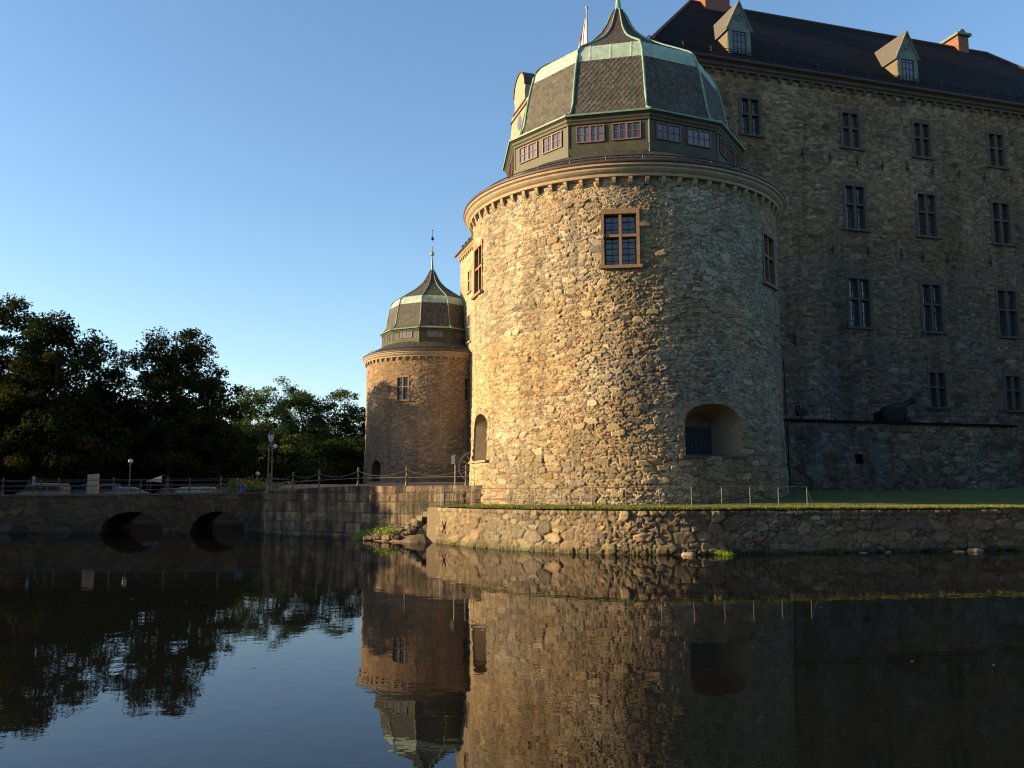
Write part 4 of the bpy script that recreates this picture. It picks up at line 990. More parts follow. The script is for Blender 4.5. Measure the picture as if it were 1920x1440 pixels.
# old street lamp at the corner
lp = thing('street_lamp', 'old iron street lamp with tapered lantern on paired posts at quay corner', 'street lamp', (-16.9, 62.1, 2.82))
b = MB()
for x in (-.13, .13): b.tube([(x, 0, 0), (x*.9, 0, 3.1)], .05, 6)
for z in (.1, 1.0, 2.0, 3.0): b.box(-.2, .2, -.06, .06, z, z+.06)
b.lathe([(.22, 0), (.24, .1), (.2, .35), (.24, .4), (.2, .5)], 8); b.lathe([(.17, 3.1), (.06, 3.25), (.045, 3.3), (.05, 3.36), (.12, 3.4)], 8); b.build('post', M['grey_iron'], lp)
MB().lathe([(.13, 3.4), (.24, 3.92), (.02, 3.94)], 6).build('lamp_glass', M['lamp_glass'], lp)
b = MB(); b.lathe([(.27, 3.92), (.26, 3.97), (.12, 4.1), (.05, 4.16), (.04, 4.25), (.01, 4.32)], 6)
for k in range(6): t = 2*PI*k/6; b.tube([(.135*math.sin(t), -.135*math.cos(t), 3.4), (.25*math.sin(t), -.25*math.cos(t), 3.93)], .014, 4)
b.build('lamp_cap', M['iron'], lp)
b = MB(); b.lathe([(.02, 0), (.11, .04), (.14, .15), (.11, .26), (.02, .3)], 10, c=(.34, -.1), fn=lambda x, y, z: (x, y, z+2.95)); b.tube([(.12, 0, 2.95), (.34, -.1, 2.95)], .02, 4); b.build('side_lamp', M['lamp_glass'], lp)
# twin-panel sign by the steps
ps = QA+QD*17.95+QN*.3
sgn = thing('sign_post', 'grey post with two upright blank metal panels beside the chain fence', 'sign', (ps[0], ps[1], 3.08))
MB().tube([(0, 0, 0), (0, 0, 1.75)], .035, 6).build('post', M['zinc'], sgn)
MB().box(-.22, -.02, -.05, -.02, 1.22, 1.72).build('sign_panel', M['marker'], sgn); MB().box(.02, .2, -.02, .01, 1.24, 1.72).build('sign_panel', M['zinc'], sgn)
# gun carriage with a spoked wheel by the castle wall
gc = thing('field_gun', 'old field gun with large spoked wheels standing between the towers', 'gun', (-3.85, 89.0, 3.72), math.radians(0))
for y in (-.7, .7):
    b = MB(); Rw = 1.72/2*1.15*1.55
    b.lathe([(Rw-.09, -.05), (Rw, -.05), (Rw, .05), (Rw-.09, .05), (Rw-.09, -.05)], 32, fn=lambda X, Y, Z, y=y: (X, y+Z, Rw+Y))
    b.lathe([(.02, -.15), (.17, -.12), (.17, .12), (.02, .15)], 12, fn=lambda X, Y, Z, y=y: (X, y+Z, Rw+Y))
    for k in range(12): t = 2*PI*k/12; b.tube([(.15*math.cos(t), y, Rw+.15*math.sin(t)), ((Rw-.08)*math.cos(t), y, Rw+(Rw-.08)*math.sin(t))], .04, 5)
    b.build('wheel', M['wheel_wood'], gc)
b = MB(); b.tube([(0, -.7, Rw), (0, .7, Rw)], .07, 6); b.box(-.2, 2.6, -.2, .2, .7, 1.0); b.build('carriage', M['wheel_wood'], gc)
MB().tube([(.9, 0, Rw+.15), (-.3, 0, Rw+.3), (-2.1, 0, Rw+.6)], [.2, .17, .11], 12).build('barrel', M['rust'], gc, True)

# ------------------------------------------------------------------ bridge
GA = np.array([-64.0, 57.6]); GB = np.array([-16.5, 62.93]); gl = float(np.hypot(*(GB-GA))); GD = (GB-GA)/gl; GN = np.array([-GD[1], GD[0]])
br = thing('stone_bridge', 'low dark rubble stone bridge with two arches left of the quay', 'bridge', (GA[0], GA[1], 0))
gtop = lambda s: float(2.42+.3*(s/gl)**2)
ARC = [(gl-(-16.5+26.2)/GD[0], 2.1, 1.42), (gl-(-16.5+20.5)/GD[0], 1.85, 1.42)]
def hole_b(u, z):
    m = np.zeros(u.shape, bool)
    for s_, w, h_ in ARC: x = (u-s_)/w; m |= (np.abs(x) < 1) & (z < h_*np.sqrt(np.clip(1-x*x, 0, 1)))
    return m
def fbr(u, z):
    d, c = rubble(u, z, 'granite', 91, small=(.6, .32), big=(1.0, .55), pbig=.35, amp=.07, mortar=(.13, .11, .085))
    return d, c*np.array([.55, .52, .52])
polywall('wall', [tuple(GA), tuple(GB)], -.3, gtop, M['stone_fine'], fbr, .075, br, (GA[0], GA[1], 0), hole_b, rounding=False)
BW = 6.5
def WB(s_, t_, z): p = GA+s_*GD+t_*GN; return (p[0]-GA[0], p[1]-GA[1], z)
for s_, w, h_ in ARC:
    b = MB(); n = 20; vs = []
    for t_ in (-.03, BW):
        vs += [WB(s_-w, t_, -.4)]+[WB(s_-w*math.cos(a), t_, h_*math.sin(a)) for a in np.linspace(0, PI, n)]+[WB(s_+w, t_, -.4)]
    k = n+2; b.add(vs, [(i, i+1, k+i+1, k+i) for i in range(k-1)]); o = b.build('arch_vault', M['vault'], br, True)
    V_, F_, C_ = [], [], []
    for i in range(17):
        a, c = PI*(i+.05)/17, PI*(i+.95)/17; rr = random.uniform(.28, .4); q = []
        for t_ in (-.1, .1):
            for aa, g_ in ((a, -.02), (c, -.02), (c, rr), (a, rr)): q.append(WB(s_-(w+g_)*math.cos(aa), t_, (h_+g_)*math.sin(aa)))
        k0 = len(V_); V_ += q; F_ += [(k0, k0+1, k0+2, k0+3), (k0, k0+4, k0+5, k0+1), (k0+2, k0+6, k0+7, k0+3), (k0+1, k0+5, k0+6, k0+2), (k0+3, k0+7, k0+4, k0)]; C_ += [PAL['granite'][random.randrange(8)]*.48]*8
    link('arch_stones', fast_mesh('arch_stones', V_, F_, M['stone_fine'], np.array(C_), False), None, br)
# back face with matching openings, built as strips above and between the arches
b = MB(); xs = [0]; 
segs = 240
for i in range(segs):
    a, c = gl*i/segs, gl*(i+1)/segs; mid = (a+c)/2; zb_ = -.3
    for s_, w, h_ in ARC:
        x = (mid-s_)/w
        if abs(x) < 1: zb_ = h_*math.sqrt(1-x*x)
    b.add([WB(a, BW, zb_), WB(c, BW, zb_), WB(c, BW, gtop(c)), WB(a, BW, gtop(a))], [(0, 1, 2, 3)])
b.build('rear_wall', M['trim_dark'], br)
b = MB()
for i in range(20):
    a, c = gl*i/20, gl*(i+1)/20; b.add([WB(a, -.02, gtop(a)-.03), WB(c, -.02, gtop(c)-.03), WB(c, BW, gtop(c)-.03), WB(a, BW, gtop(a)-.03)], [(0, 1, 2, 3)])
b.build('deck', M['path'], br)
b = MB()
for i in range(30):
    a, c = gl*i/30+.01, gl*(i+1)/30-.01; b.add([WB(a, -.14, gtop(a)-.1), WB(c, -.14, gtop(c)-.1), WB(c, .35, gtop(c)-.1), WB(a, .35, gtop(a)-.1), WB(a, -.14, gtop(a)+.04), WB(c, -.14, gtop(c)+.04), WB(c, .35, gtop(c)+.04), WB(a, .35, gtop(a)+.04)], [(0, 1, 5, 4), (4, 5, 6, 7), (1, 2, 6, 5), (0, 4, 7, 3), (2, 3, 7, 6)])
b.build('parapet', M['trim_dark'], br)
def bridge_rail(label, t_):
    r = thing('bridge_railing', label, 'railing', (GA[0], GA[1], 2.4), 0, 'railings on the stone bridge')
    s_ = .4; k = 0
    while s_ < gl-.5:
        o = link('post', pmesh, None, r); p = WB(s_, t_, gtop(s_)-2.4); o.location = p; s_ += 3.62
    for h_ in (1.0, .62, .3):
        b = MB(); b.tube([WB(gl*i/12, t_, gtop(gl*i/12)-2.4+h_) for i in range(13)], .02, 4); b.build('rail', M['grey_iron'], r)
bridge_rail('iron post and rail fence on the near edge of the stone bridge', .1)
bridge_rail('iron post and rail fence on the far edge of the stone bridge', BW-.15)
def on_bridge(x, y): 
    q = np.array([x, y])-GA; return gtop(float(q@GD))
bb = thing('information_board', 'tall beige upright board standing on the bridge', 'board', (-30.0, 63.8, on_bridge(-30, 63.8)))
MB().prism([(-.38, .05), (.38, .05), (.38, 1.42), (.34, 1.47), (.12, 1.47), (.1, 1.44), (-.34, 1.44), (-.38, 1.4)], -.1, .1).build('board', M['beige'], bb)
MB().box(-.4, .4, -.12, .12, -.02, .05).build('foot', M['grey_iron'], bb)
b = MB(); b.box(-.36, .36, -.112, -.1, .98, 1.0); b.box(-.36, .36, -.112, -.1, .55, .57); b.box(-.01, .01, -.112, -.1, .05, .55); b.build('trim_strip', M['bar'], bb)
pb = thing('litter_bin', 'small blue litter bin at the right end of the bridge', 'bin', (-19.6, 64.9, on_bridge(-19.6, 64.9)))
MB().lathe([(.16, 0), (.19, .05), (.2, .5), (.21, .52), (.19, .56), (.1, .66), (.02, .68)], 10).build('body', M['blue_plastic'], pb)
MB().box(-.1, .1, -.21, -.18, .42, .5).build('opening', M['iron'], pb)
pk = thing('parking_sign', 'small dark sign on a thin pole at the left end of the bridge', 'sign', (-33.6, 62.6, on_bridge(-33.6, 62.6)))
MB().tube([(0, 0, 0), (0, 0, 1.35)], .03, 6).build('post', M['grey_iron'], pk)
MB().box(-.1, .1, -.05, -.03, .72, 1.3).build('sign_panel', M['blue_paint'], pk)

# ------------------------------------------------------------------ vehicles beyond the bridge
def vehicle(label, cat, loc, rz, L, Hh, prof, wins, paint, group=None, name=None):
    r = thing(name or cat.replace(' ', '_'), label, cat, loc, rz, group); Wd = 1.75
    b = MB(); n = len(prof); lay = []
    for y, ins in ((-Wd/2, .0), (-Wd/2-.0, 0), (Wd/2, 0)): pass
    ys = [(-Wd/2, .0), (Wd/2, .0)]
    vs = []
    for y in (-Wd/2+.1, -Wd/2, Wd/2, Wd/2-.1):
        for x, z in prof:
            yy = y
            if z > Hh*.55: yy = y*(1-.12*(z-Hh*.55)/(Hh*.45))
            k = .97 if abs(y) < Wd/2-.05 else 1-.015
            vs.append((x*k, yy, .28+(z-.28)*(1 if abs(y) < Wd/2-.05 else .985)))
    fs = [[j*n+i, j*n+(i+1) % n, (j+1)*n+(i+1) % n, (j+1)*n+i] for j in range(3) for i in range(n)]+[list(range(n))[::-1], [3*n+i for i in range(n)]]
    b.add(vs, fs); body = b.build('body', M[paint], r)
    for w in wins:
        for sd in (-1, 1):
            zc = sum(p[1] for p in w)/len(w); q = []
            for x, z in w: f_ = (1-.12*(z-Hh*.55)/(Hh*.45)) if z > Hh*.55 else 1; q.append((x, sd*(Wd/2*f_+.012), z))
            q2 = [(x, y-sd*.05, z) for x, y, z in q]; m_ = len(q); bb_ = MB(); bb_.add(q+q2, [list(range(m_))]+[(i, m_+i, m_+(i+1) % m_, (i+1) % m_) for i in range(m_)]); bb_.build('window', M['car_glass'], body)
    for x in (-L/2+.85, L/2-.85):
        for y in (-Wd/2+.08, Wd/2-.08):
            w_ = MB().lathe([(.05, -.1), (.31, -.1), (.33, -.05), (.33, .05), (.31, .1), (.05, .1)], 16, fn=lambda X, Y, Z, x=x, y=y: (x+X, y+Z, .33+Y)).build('wheel', M['rubber'], r)
            MB().lathe([(.01, -.11), (.19, -.105), (.19, .105), (.01, .11)], 12, fn=lambda X, Y, Z, x=x, y=y: (x+X, y+Z, .33+Y)).build('rim', M['zinc'], w_)
    for y in (-.6, .6): MB().box(-L/2+.03, -L/2+.2, y-.16, y+.16, .62, .78).build('headlight', M['lamp_glass'], r)
    return r
VAN = [(-2.4, .35), (-2.42, .75), (-2.2, .98), (-1.65, 1.12), (-1.0, 1.78), (-.7, 1.88), (2.2, 1.9), (2.38, 1.75), (2.42, .35)]
VW = [[(-1.5, 1.15), (-.98, 1.65), (-.55, 1.68), (-.55, 1.15)], [(-.4, 1.15), (-.4, 1.68), (.75, 1.68), (.75, 1.15)], [(.95, 1.15), (.95, 1.66), (2.1, 1.66), (2.1, 1.15)]]
CAR = [(-2.1, .35), (-2.15, .65), (-2.0, .82), (-1.1, .95), (-.45, 1.38), (.2, 1.45), (1.0, 1.4), (1.7, 1.0), (2.1, .92), (2.15, .4)]
CW = [[(-.95, .98), (-.4, 1.32), (.1, 1.36), (.1, .98)], [(.2, .98), (.2, 1.36), (.95, 1.32), (1.4, 1.0)]]
GZ = 1.72
vehicle('beige van parked behind the left end of the bridge', 'van', (-46.3, 88, GZ), 0, 4.8, 1.9, VAN, VW, 'van_paint')
PG = 'vehicles parked beyond the bridge'
vehicle('blue grey van half hidden right of the beige van', 'van', (-41.9, 89.5, GZ), 0, 4.8, 1.9, VAN, VW, 'blue_paint', PG)
vehicle('pale car between beige board and globe lamp', 'car', (-38.2, 88, GZ+.1), .15, 4.2, 1.45, CAR, CW, 'white_paint', PG)
vehicle('blue car parked right of the globe lamp', 'car', (-34.2, 89, GZ), -.05, 4.2, 1.45, CAR, CW, 'blue_paint', PG)
vehicle('white van with large windows beyond the bridge middle', 'van', (-31.9, 88.5, GZ-.35), .0, 4.8, 1.9, VAN, VW, 'white_paint', PG)
vehicle('white car at the right end of the parked row', 'car', (-29.6, 92.5, GZ+.1), .05, 4.2, 1.45, CAR, CW, 'white_paint', PG)
tn = thing('market_canopy', 'slanting pale canopy above the parked cars', 'canopy', (-34.6, 86.5, 1.9)); tn.scale = (.6, .6, .82)
b = MB(); b.add([(-1.2, -.8, 2.35), (1.3, -.8, 3.0), (1.3, .8, 3.1), (-1.2, .8, 2.45), (1.25, -.8, 2.2), (-1.2, -.8, 2.3)], [(0, 1, 2, 3), (0, 1, 4, 5)]); b.build('canopy', M['white_paint'], tn)
for x in (-1.1, 1.2):
    for y in (-.7, .7): MB().tube([(x, y, 0), (x, y, 2.4)], .04, 5).build('pole', M['grey_iron'], tn)
def globe_lamp(label, x, y, z, h_, r):
    g = thing('globe_lamp', label, 'street lamp', (x, y, z), 0, 'globe lamps beyond the bridge')
    MB().tube([(0, 0, 0), (0, 0, h_)], [.07, .05], 6).build('post', M['grey_iron'], g)
    MB().lathe([(.01, -r), (r*.7, -r*.7), (r, 0), (r*.7, r*.7), (.01, r)], 14, fn=lambda X, Y, Z: (X, Y, h_+r+Z)).build('lamp_globe', M['lamp_glass'], g, True)
globe_lamp('taller globe lamp standing above the parked cars', -36.5, 85, 1.6, 3.85, .24)
globe_lamp('low globe lamp just left of the old street lamp', -28.6, 100, 1.6, 2.95, .26)

# ------------------------------------------------------------------ ground and water
def ground():
    b = MB(); z = 1.62; lo = -.4; R_ = 3000
    yb = 84; xl = -47
    b.add([(-R_, yb, z), (R_, yb, z), (R_, R_, z), (-R_, R_, z)], [(0, 1, 2, 3)])
    b.add([(-R_, -R_, z), (xl, -R_, z), (xl, yb, z), (-R_, yb, z)], [(0, 1, 2, 3)])
    b.add([(xl, yb, z), (xl+2, yb-2.5, lo), (R_, yb-2.5, lo), (R_, yb, z)], [(0, 1, 2, 3)])
    b.add([(xl, -R_, z), (xl+2, -R_, lo), (xl+2, yb-2.5, lo), (xl, yb, z)], [(0, 1, 2, 3)])
    b.add([(xl+2, -R_, 1.3), (R_, -R_, 1.3), (R_, 1.5, 1.3), (xl+2, 1.5, 1.3), (xl+2, 3.2, lo), (R_, 3.2, lo)], [(0, 1, 2, 3), (3, 2, 5, 4)])
    return link('ground', b.mesh('ground', M['earth']), None)
struct(ground())
b = MB(); b.add([(-400, -40, 0), (800, -40, 0), (800, 300, 0), (-400, 300, 0)], [(0, 1, 2, 3)]); struct(b.build('river_water', M['water']))

# ------------------------------------------------------------------ trees
def tree(label, x, y, z, H, rx, rz_, seed, nclus=90, leaf=.30, per=150, cols=None, trunk=.35, base=.28, cluster=1.25, squash=.8, group='trees on the far bank', shape=None, name='broadleaf_tree', offx=0):
    """shape: list of (x offset, height fraction centre, radius x, radius z) ellipsoids making up the crown"""
    rng = np.random.default_rng(seed); root = thing(name, label, 'tree', (x, y, z), 0, group)
    shape = shape or [(0, (1+base)/2, rx, (1-base)*H/2)]
    cl = []; w = np.array([s_[2]**2*s_[3] for s_ in shape]); w = w/w.sum()
    while len(cl) < nclus:
        sx, hz, r1, r2 = shape[rng.choice(len(shape), p=w)]
        p = rng.normal(size=3); p /= np.linalg.norm(p); p *= rng.uniform(.25, 1)**.45
        cl.append((sx+p[0]*r1, p[1]*r1*.95, hz*H+p[2]*r2))
    cl = np.array(cl); cr = cluster*rng.uniform(.6, 1.25, len(cl))
    n = per*len(cl); ci = np.repeat(np.arange(len(cl)), per)
    d = rng.normal(size=(n, 3)); d /= np.linalg.norm(d, axis=1)[:, None]; rad = rng.uniform(.0, 1, n)**.42
    P = cl[ci]+d*(cr[ci]*rad)[:, None]*np.array([1, 1, .62])
    nn = rng.normal(size=(n, 3))+np.array([0, 0, .9]); nn /= np.linalg.norm(nn, axis=1)[:, None]
    a = np.cross(nn, rng.normal(size=(n, 3))); a /= np.linalg.norm(a, axis=1)[:, None]; c = np.cross(nn, a)
    s_ = leaf*rng.uniform(.55, 1.2, n)[:, None]
    V = np.stack([P-a*s_*.5, P-c*s_*.32+nn*s_*.08, P+a*s_*.55, P+c*s_*.32+nn*s_*.08], 1).reshape(-1, 3)
    cols = np.array(cols or [(.045, .065, .02), (.06, .075, .02), (.035, .055, .018), (.085, .085, .022), (.11, .085, .025)])
    base_c = cols[rng.integers(0, len(cols), len(cl))]*rng.uniform(.7, 1.25, (len(cl), 1))
    C_ = np.repeat(base_c[ci]*rng.uniform(.7, 1.3, (n, 1)), 4, 0)
    link('crown', fast_mesh('crown', V, np.arange(4*n).reshape(n, 4), M['leaf'], C_, False), None, root)
    b = MB(); th = H*max(base+.1, .35); bend = [(rng.normal(0, .15)*i, rng.normal(0, .15)*i, th*i/4) for i in range(5)]
    b.tube(bend, [trunk*(1.25-.15*i) for i in range(5)], 8)
    top = Vector((shape[0][0]*.6, 0, H*.86)); b.tube([bend[-1], ((bend[-1][0]+top.x)/2+.3, bend[-1][1], (bend[-1][2]+top.z)/2), top], [trunk*.6, trunk*.4, .05], 6)
    for k in rng.choice(len(cl), min(len(cl), 34), replace=False):
        e_ = cl[k]; f_ = rng.uniform(.55, 1); zs = min(th*f_+max(0, (e_[2]-th))*.35, e_[2]-.3); t0 = (zs/th if zs < th else 1)
        sx_ = np.interp(zs, [0, th, H*.86], [0, bend[-1][0], top.x]); sy_ = np.interp(zs, [0, th, H*.86], [0, bend[-1][1], 0])
        m_ = (np.array([sx_, sy_, zs])+e_)/2+np.array([0, 0, .4]); b.tube([(sx_, sy_, zs), tuple(m_), tuple(e_)], [trunk*.28, trunk*.17, .03], 5, False)
    b.build('trunk', M['bark'], root, True)
    return root
DK = [(.030, .046, .016), (.036, .054, .018), (.026, .040, .014), (.045, .056, .018)]
AU = [(.045, .058, .018), (.060, .060, .018), (.038, .052, .016), (.060, .062, .018)]
MG = [(.10, .16, .055), (.125, .18, .06), (.08, .13, .045), (.15, .19, .065)]
BT_ = 'broad dark tree at the left edge of the picture'
tree('tallest dark tree at the far left edge of the picture', -56.5, 95, 1.6, 23.3, 6.2, 9, 1, 300, .44, 150, DK+AU, .5, .08, 1.6, shape=[(0, .62, 6, 8.2), (.5, .3, 7, 6)])
tree('dense brown-green tree with rounded top, second from left', -48.8, 93.5, 1.6, 21.6, 5.4, 8.5, 2, 300, .42, 150, AU+DK, .45, .08, 1.5, shape=[(.2, .64, 4.6, 6.8), (-.8, .42, 5.8, 6.5), (1.2, .28, 6.4, 5)])
tree('ragged dark tree with thin top between the rounded and the tall tree', -46.8, 100, 1.6, 19.8, 5, 8, 3, 230, .36, 140, DK, .4, .1, 1.3, shape=[(-.2, .80, 2.2, 3.6), (1.2, .60, 2.2, 3.6), (0, .36, 4.8, 6)])
tree('tall spreading tree with autumn tints and sky showing through its left side', -38.2, 99, 1.6, 20.2, 6, 9, 4, 330, .34, 130, DK+AU, .42, .1, 1.3, shape=[(.2, .84, 3.6, 3.0), (1.2, .66, 4.6, 4.4), (-4.4, .74, 2.2, 2.2), (3.2, .52, 4.2, 4.8), (1.8, .34, 5.6, 5.0), (-4.4, .52, 2.3, 2.2), (6.2, .50, 2.2, 3.6)])
tree('thin bare-stemmed tree silhouetted against the sky gap', -42.4, 104, 1.6, 15.5, 3.6, 6, 5, 60, .30, 100, DK, .28, .3, 1.05)
tree('dark bushy tree filling in under the autumn tinted tree', -37, 104, 1.6, 10.8, 5, 5, 6, 190, .38, 140, DK, .35, .02, 1.5)
tree('low dark tree behind the parked vans', -48.5, 108, 1.6, 11, 6.5, 5, 7, 190, .42, 130, DK, .35, .02, 1.7)
tree('pale green willow-like tree right of the dark trees', -36.2, 131, 1.6, 17.6, 5.5, 7.4, 8, 250, .36, 140, MG, .35, .04, 1.5, shape=[(-1.4, .66, 4.6, 5.2), (0, .38, 6.6, 6.5)])
tree('feathery green tree with the highest top left of the far tower', -31.6, 134, 1.6, 19.4, 5, 7, 9, 230, .36, 130, MG+DK, .35, .08, 1.35, shape=[(-3.0, .88, 1.3, 1.9), (-.8, .86, 2.2, 2.2), (0, .62, 5.0, 4.6), (2.0, .74, 1.8, 2.6), (0, .3, 6, 5.2)])
tree('green tree with ragged crown close to the far tower', -26.2, 137, 1.6, 17.2, 5, 6, 10, 230, .36, 130, MG+DK, .35, .08, 1.35, shape=[(.2, .86, 2.5, 2.2), (2.6, .66, 3.2, 3.4), (-1.6, .58, 4.0, 4), (0, .3, 6.4, 5)])
tree('dark low tree directly beside the far tower base', -20.8, 139, 1.6, 13.8, 4.8, 5, 11, 190, .38, 130, DK+MG, .35, .04, 1.4)
tree('dark undergrowth tree behind the old street lamp', -28.5, 120, 1.6, 8.6, 6, 4, 12, 190, .38, 130, DK+MG, .3, .02, 1.5)
tree('dark undergrowth tree left of the far tower base', -21.8, 122, 1.6, 8.4, 5.4, 4, 13, 170, .38, 130, DK, .3, .02, 1.5)
u0 = tree('low dark tree merging into the undergrowth beyond the parked cars', -38.5, 112, 1.6, 8.6, 6, 4.2, 14, 230, .42, 130, DK, .3, .0, 1.5, group='undergrowth trees beyond the parked cars')
for i, (x, y, rz) in enumerate([(-48, 118, 1), (-58, 112, 2.2), (-68, 116, 3), (-30.5, 126, 4), (-78, 120, 5), (-40.5, 124, .6), (-62, 104, 1.7)]):
    c = copy_tree(u0); c.location = (x, y, 1.6); c.rotation_euler = (0, 0, rz); c.scale = (1.1, 1.1, 1+.1*(i % 3))
# trees just outside the left edge whose shade falls on the bridge and quay
SG = 'shade trees on the left bank'; SLB = 'tall shade tree on the left bank outside the picture'
s0 = tree(SLB, -53, 61, 1.6, 17.5, 6.5, 8, 21, 260, .6, 90, DK, .5, .02, 2.0, group=SG)
for (x, y, sc, rz) in [(-52, 69, 1, 1), (-56, 77, 1.05, 2), (-62, 64, 1.05, 3), (-52.5, 52.6, .80, 4)]:
    c = copy_tree(s0); c.location = (x, y, 1.6); c.rotation_euler = (0, 0, rz); c.scale = (sc*.95, sc*.95, sc)
# unseen houses and trees added behind the camera to cut the sky fill
HG = 'unseen houses added behind the viewer to block sky light'
for i, x in enumerate(range(-40, 110, 25)):
    h_ = 15+2*((i*7) % 3)
    th_ = thing('sky_block_house', 'plain unseen house added behind the viewer to block sky light', 'house', (x, -22-(i % 2)*2, 1.3), 0, HG)
    MB().box(-12.4, 12.4, -6, 6, 0, h_).build('wall', M['house_plaster'], th_)
    MB().prism([(-7, h_), (7, h_), (0, h_+5)], -12.5, 12.5, lambda X, Y, Z: (Y, X, Z)).build('roof', M['trim_dark'], th_)
    wm = MB().box(-.55, .55, 5.95, 6.04, 0, 1.7).mesh('window', M['car_glass'])
    for fl_ in range(4):
        for k in range(7): o = link('window', wm, None, th_); o.location = (-10.5+k*3.5, 0, 1.4+fl_*3.4)
for i, (x, y) in enumerate([(-30, -8), (-20, -9), (-10, -10), (11, -10), (20, -9), (29, -8), (38, -9), (47, -6), (56, -2), (63, 5), (68, 13), (72, 22), (74, 31), (76, 40), (78, 49), (24, -15), (42, -14), (60, -9), (73, 2), (80, 18)]):
    c = copy_tree(s0); c.location = (x, y, 1.2); c.rotation_euler = (0, 0, i*1.3); c.scale = (1.1, 1.1, 1.2+.06*(i % 3)); c['label'] = 'tall unseen tree added on the near bank to block sky light'; c['group'] = 'unseen sky-blocking trees added on the near bank'
# dark stone bank wall seen through the bridge arches
fw = thing('far_bank_wall', 'dim brown stone wall seen through the arches of the bridge', 'wall', (-35, 82.2, 0))
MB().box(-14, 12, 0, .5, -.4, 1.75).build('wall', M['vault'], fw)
def bush(label, x, y, z, r, h_, seed, cols, n=26, leaf=.16, per=90, group=None, name='bush'):
    rng = np.random.default_rng(seed); N_ = n*per; cl = np.stack([rng.normal(0, r*.5, n), rng.normal(0, r*.4, n), rng.uniform(.15, 1, n)*h_], -1)
    ci = np.repeat(np.arange(n), per); P = cl[ci]+rng.normal(0, .24*r, (N_, 3))*np.array([1, 1, .7]); P[:, 2] = np.abs(P[:, 2])
    a = rng.normal(size=(N_, 3)); a /= np.linalg.norm(a, axis=1)[:, None]; c = np.cross(a, rng.normal(size=(N_, 3))); c /= np.linalg.norm(c, axis=1)[:, None]; s_ = leaf*rng.uniform(.6, 1.2, N_)[:, None]
    V = np.stack([P-a*s_*.5, P-c*s_*.3, P+a*s_*.5, P+c*s_*.3], 1).reshape(-1, 3)
    C_ = np.repeat(np.array(cols)[rng.integers(0, len(cols), n)][ci]*rng.uniform(.7, 1.25, (N_, 1)), 4, 0)
    root = thing(name, label, 'bush' if name == 'bush' else 'plant', (x, y, z), 0, group)
    link('leaves', fast_mesh('leaves', V, np.arange(4*N_).reshape(N_, 4), M['leaf'], C_, False), None, root)
    b = MB()
    for k in range(5): e_ = cl[k]; b.tube([(0, 0, -.05), tuple(e_)], [.025*max(.3, r), .01*max(.3, r)], 4)
    b.build('stem', M['bark'], root); return root
YG = [(.12, .15, .03), (.16, .17, .04), (.09, .12, .03)]
bush('yellow-green bush left of the blue litter bin beyond the bridge', -26.6, 86, 1.4, 2.2, 2.0, 31, YG+MG, 40, .2, 110, 'bushes on the far bank')
bush('yellow-green bush nearest the white car beyond the bridge', -24.6, 87.5, 1.4, 2.0, 1.9, 32, YG+MG, 40, .2, 110, 'bushes on the far bank')
bush('darker bush behind the blue litter bin', -22.0, 86, 1.4, 2.0, 1.7, 33, MG, 40, .2, 110, 'bushes on the far bank')
GL = [(.30, .42, .06), (.22, .36, .05), (.42, .44, .10), (.16, .26, .045)]
for i, (s_, t_, r, lb) in enumerate([(11.4, .5, .5, 'flat green weeds at the left end of the stones below the quay'), (12.6, .55, .55, 'green weeds on the stones below the quay, second from left'), (14.0, 1.25, .55, 'leafy green plant among the stones in the middle below the steps'), (15.1, 1.6, .5, 'leafy green plant at the foot of the bank wall corner')]):
    p = QA+QD*s_-QN*t_; bush(lb, p[0], p[1], .05 if i < 2 else .16, r*1.5, .2 if i < 2 else .45, 40+i, GL, 22, .10, 60, 'weeds at the water line', 'water_plant')
bush('small bright green water plant at the foot of the shaded bank wall', 9.3, 39.15, .0, .34, .12, 47, GL, 16, .06, 50, 'weeds at the water line', 'water_plant')
def rock(label, x, y, r, h_, seed, m='stone'):
    rng = np.random.default_rng(seed); V = []; F = []; n = 14
    for i in range(8):
        f_ = i/7*PI
        for j in range(n):
            a = 2*PI*j/n; k = 1+.22*math.sin(3*a+seed)*math.sin(f_)+.08*rng.random(); V.append((r*k*math.sin(f_)*math.cos(a), r*.6*k*math.sin(f_)*math.sin(a), h_*min(.62, math.cos(f_))*1.2))
    for i in range(7):
        for j in range(n): F.append((i*n+j, (i+1)*n+j, (i+1)*n+(j+1) % n, i*n+(j+1) % n))
    o = link('shore_rock', fast_mesh('shore_rock', V, F, M['stone'], np.tile(np.array([.26, .19, .13]), (len(V), 1)), True), None); o.location = (x, y, .0)
    tag(o, label, 'rock', 'rocks in the shallow water')
rock('largest pale flat rock at the water line on the right', 21.4, 42.0-.45, .34, .2, 1)
rock('thin flat rock just left of the largest pale rock', 20.5, 41.3, .28, .07, 2)
rock('small pale rock at the water line in the middle of the dark wall', 17.1, 40.9, .13, .09, 3)
rock('tiny rock at the water line left of the middle of the dark wall', 15.9, 40.65, .16, .06, 4)
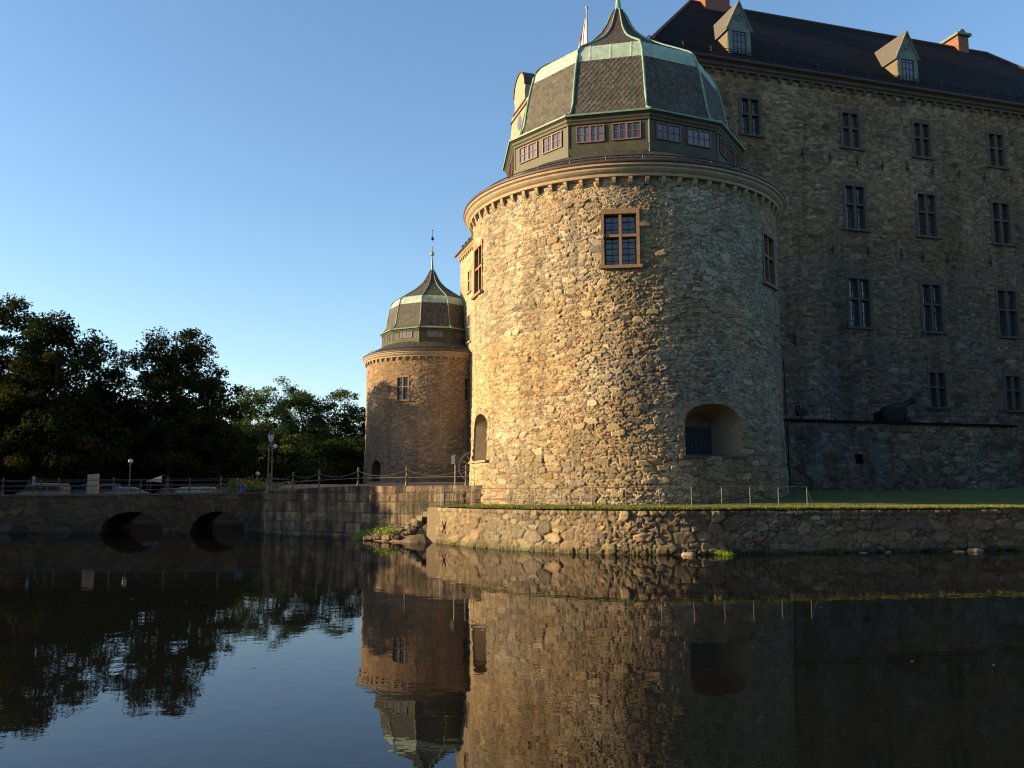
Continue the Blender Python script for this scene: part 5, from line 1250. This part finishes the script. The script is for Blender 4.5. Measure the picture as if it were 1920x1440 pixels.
rock('dark rounded rock beside the green water plant', 7.7, 39.0, .3, .18, 5)
# iron cross anchor on the bank wall
xa = thing('wall_tie', 'iron cross-shaped tie on the left end of the low river wall', 'wall tie', (-3.63, 47.85, .9))
b = MB(); b.tube([(-.1, -.12, .3), (.12, -.15, -.3)], .03, 5); b.tube([(.12, -.12, .28), (-.08, -.15, -.32)], .03, 5); b.tube([(0, .3, 0), (0, -.16, 0)], .05, 6); b.build('cross_bar', M['iron'], xa)
# house glimpsed through the trees
hs = thing('distant_house', 'pale house glimpsed through the trees behind the sky gap', 'house', (-62, 150, 1.6))
MB().box(-7, 7, -5, 5, 0, 11).build('wall', M['white_paint'], hs)
MB().prism([(-7.4, 11), (7.4, 11), (0, 15)], -5.4, 5.4).build('roof', M['trim_dark'], hs)
for i in range(4):
    for z in (1.5, 4.5, 7.6): MB().box(-5.6+i*3.2, -4.4+i*3.2, -5.06, -4.9, z, z+1.5).build('window', M['car_glass'], hs)

# leaves and scum drifting on the water near the walls
def drift():
    g = np.random.default_rng(77); n = 420; u = g.uniform(0, BL-14, n); tx, ty = BT(u); d = g.exponential(1.4, n)+.15
    x = BX(u)+ty*d+g.normal(0, .2, n); y = BY(u)-tx*d; k = n//3; x[:k] = g.uniform(-26, 12, k); y[:k] = g.uniform(14, 48, k)
    a = g.uniform(0, PI, n); sz = g.uniform(.02, .055, n); ca, sa = np.cos(a)*sz, np.sin(a)*sz; z = np.full(n, .006)
    V = np.stack([np.stack([x-ca, y-sa, z], -1), np.stack([x+sa*.5, y-ca*.5, z], -1), np.stack([x+ca, y+sa, z], -1), np.stack([x-sa*.5, y+ca*.5, z], -1)], 1).reshape(-1, 3)
    c = np.array([(.30, .26, .08), (.24, .2, .07), (.18, .2, .06), (.3, .18, .07)])[g.integers(0, 4, n)]
    return link('fallen_leaves', fast_mesh('fallen_leaves', V, np.arange(4*n).reshape(n, 4), M['leaf'], np.repeat(c, 4, 0), False), None)
tag(struct(drift(), 'stuff'), 'small fallen leaves drifting on the dark water near the walls', 'leaves')
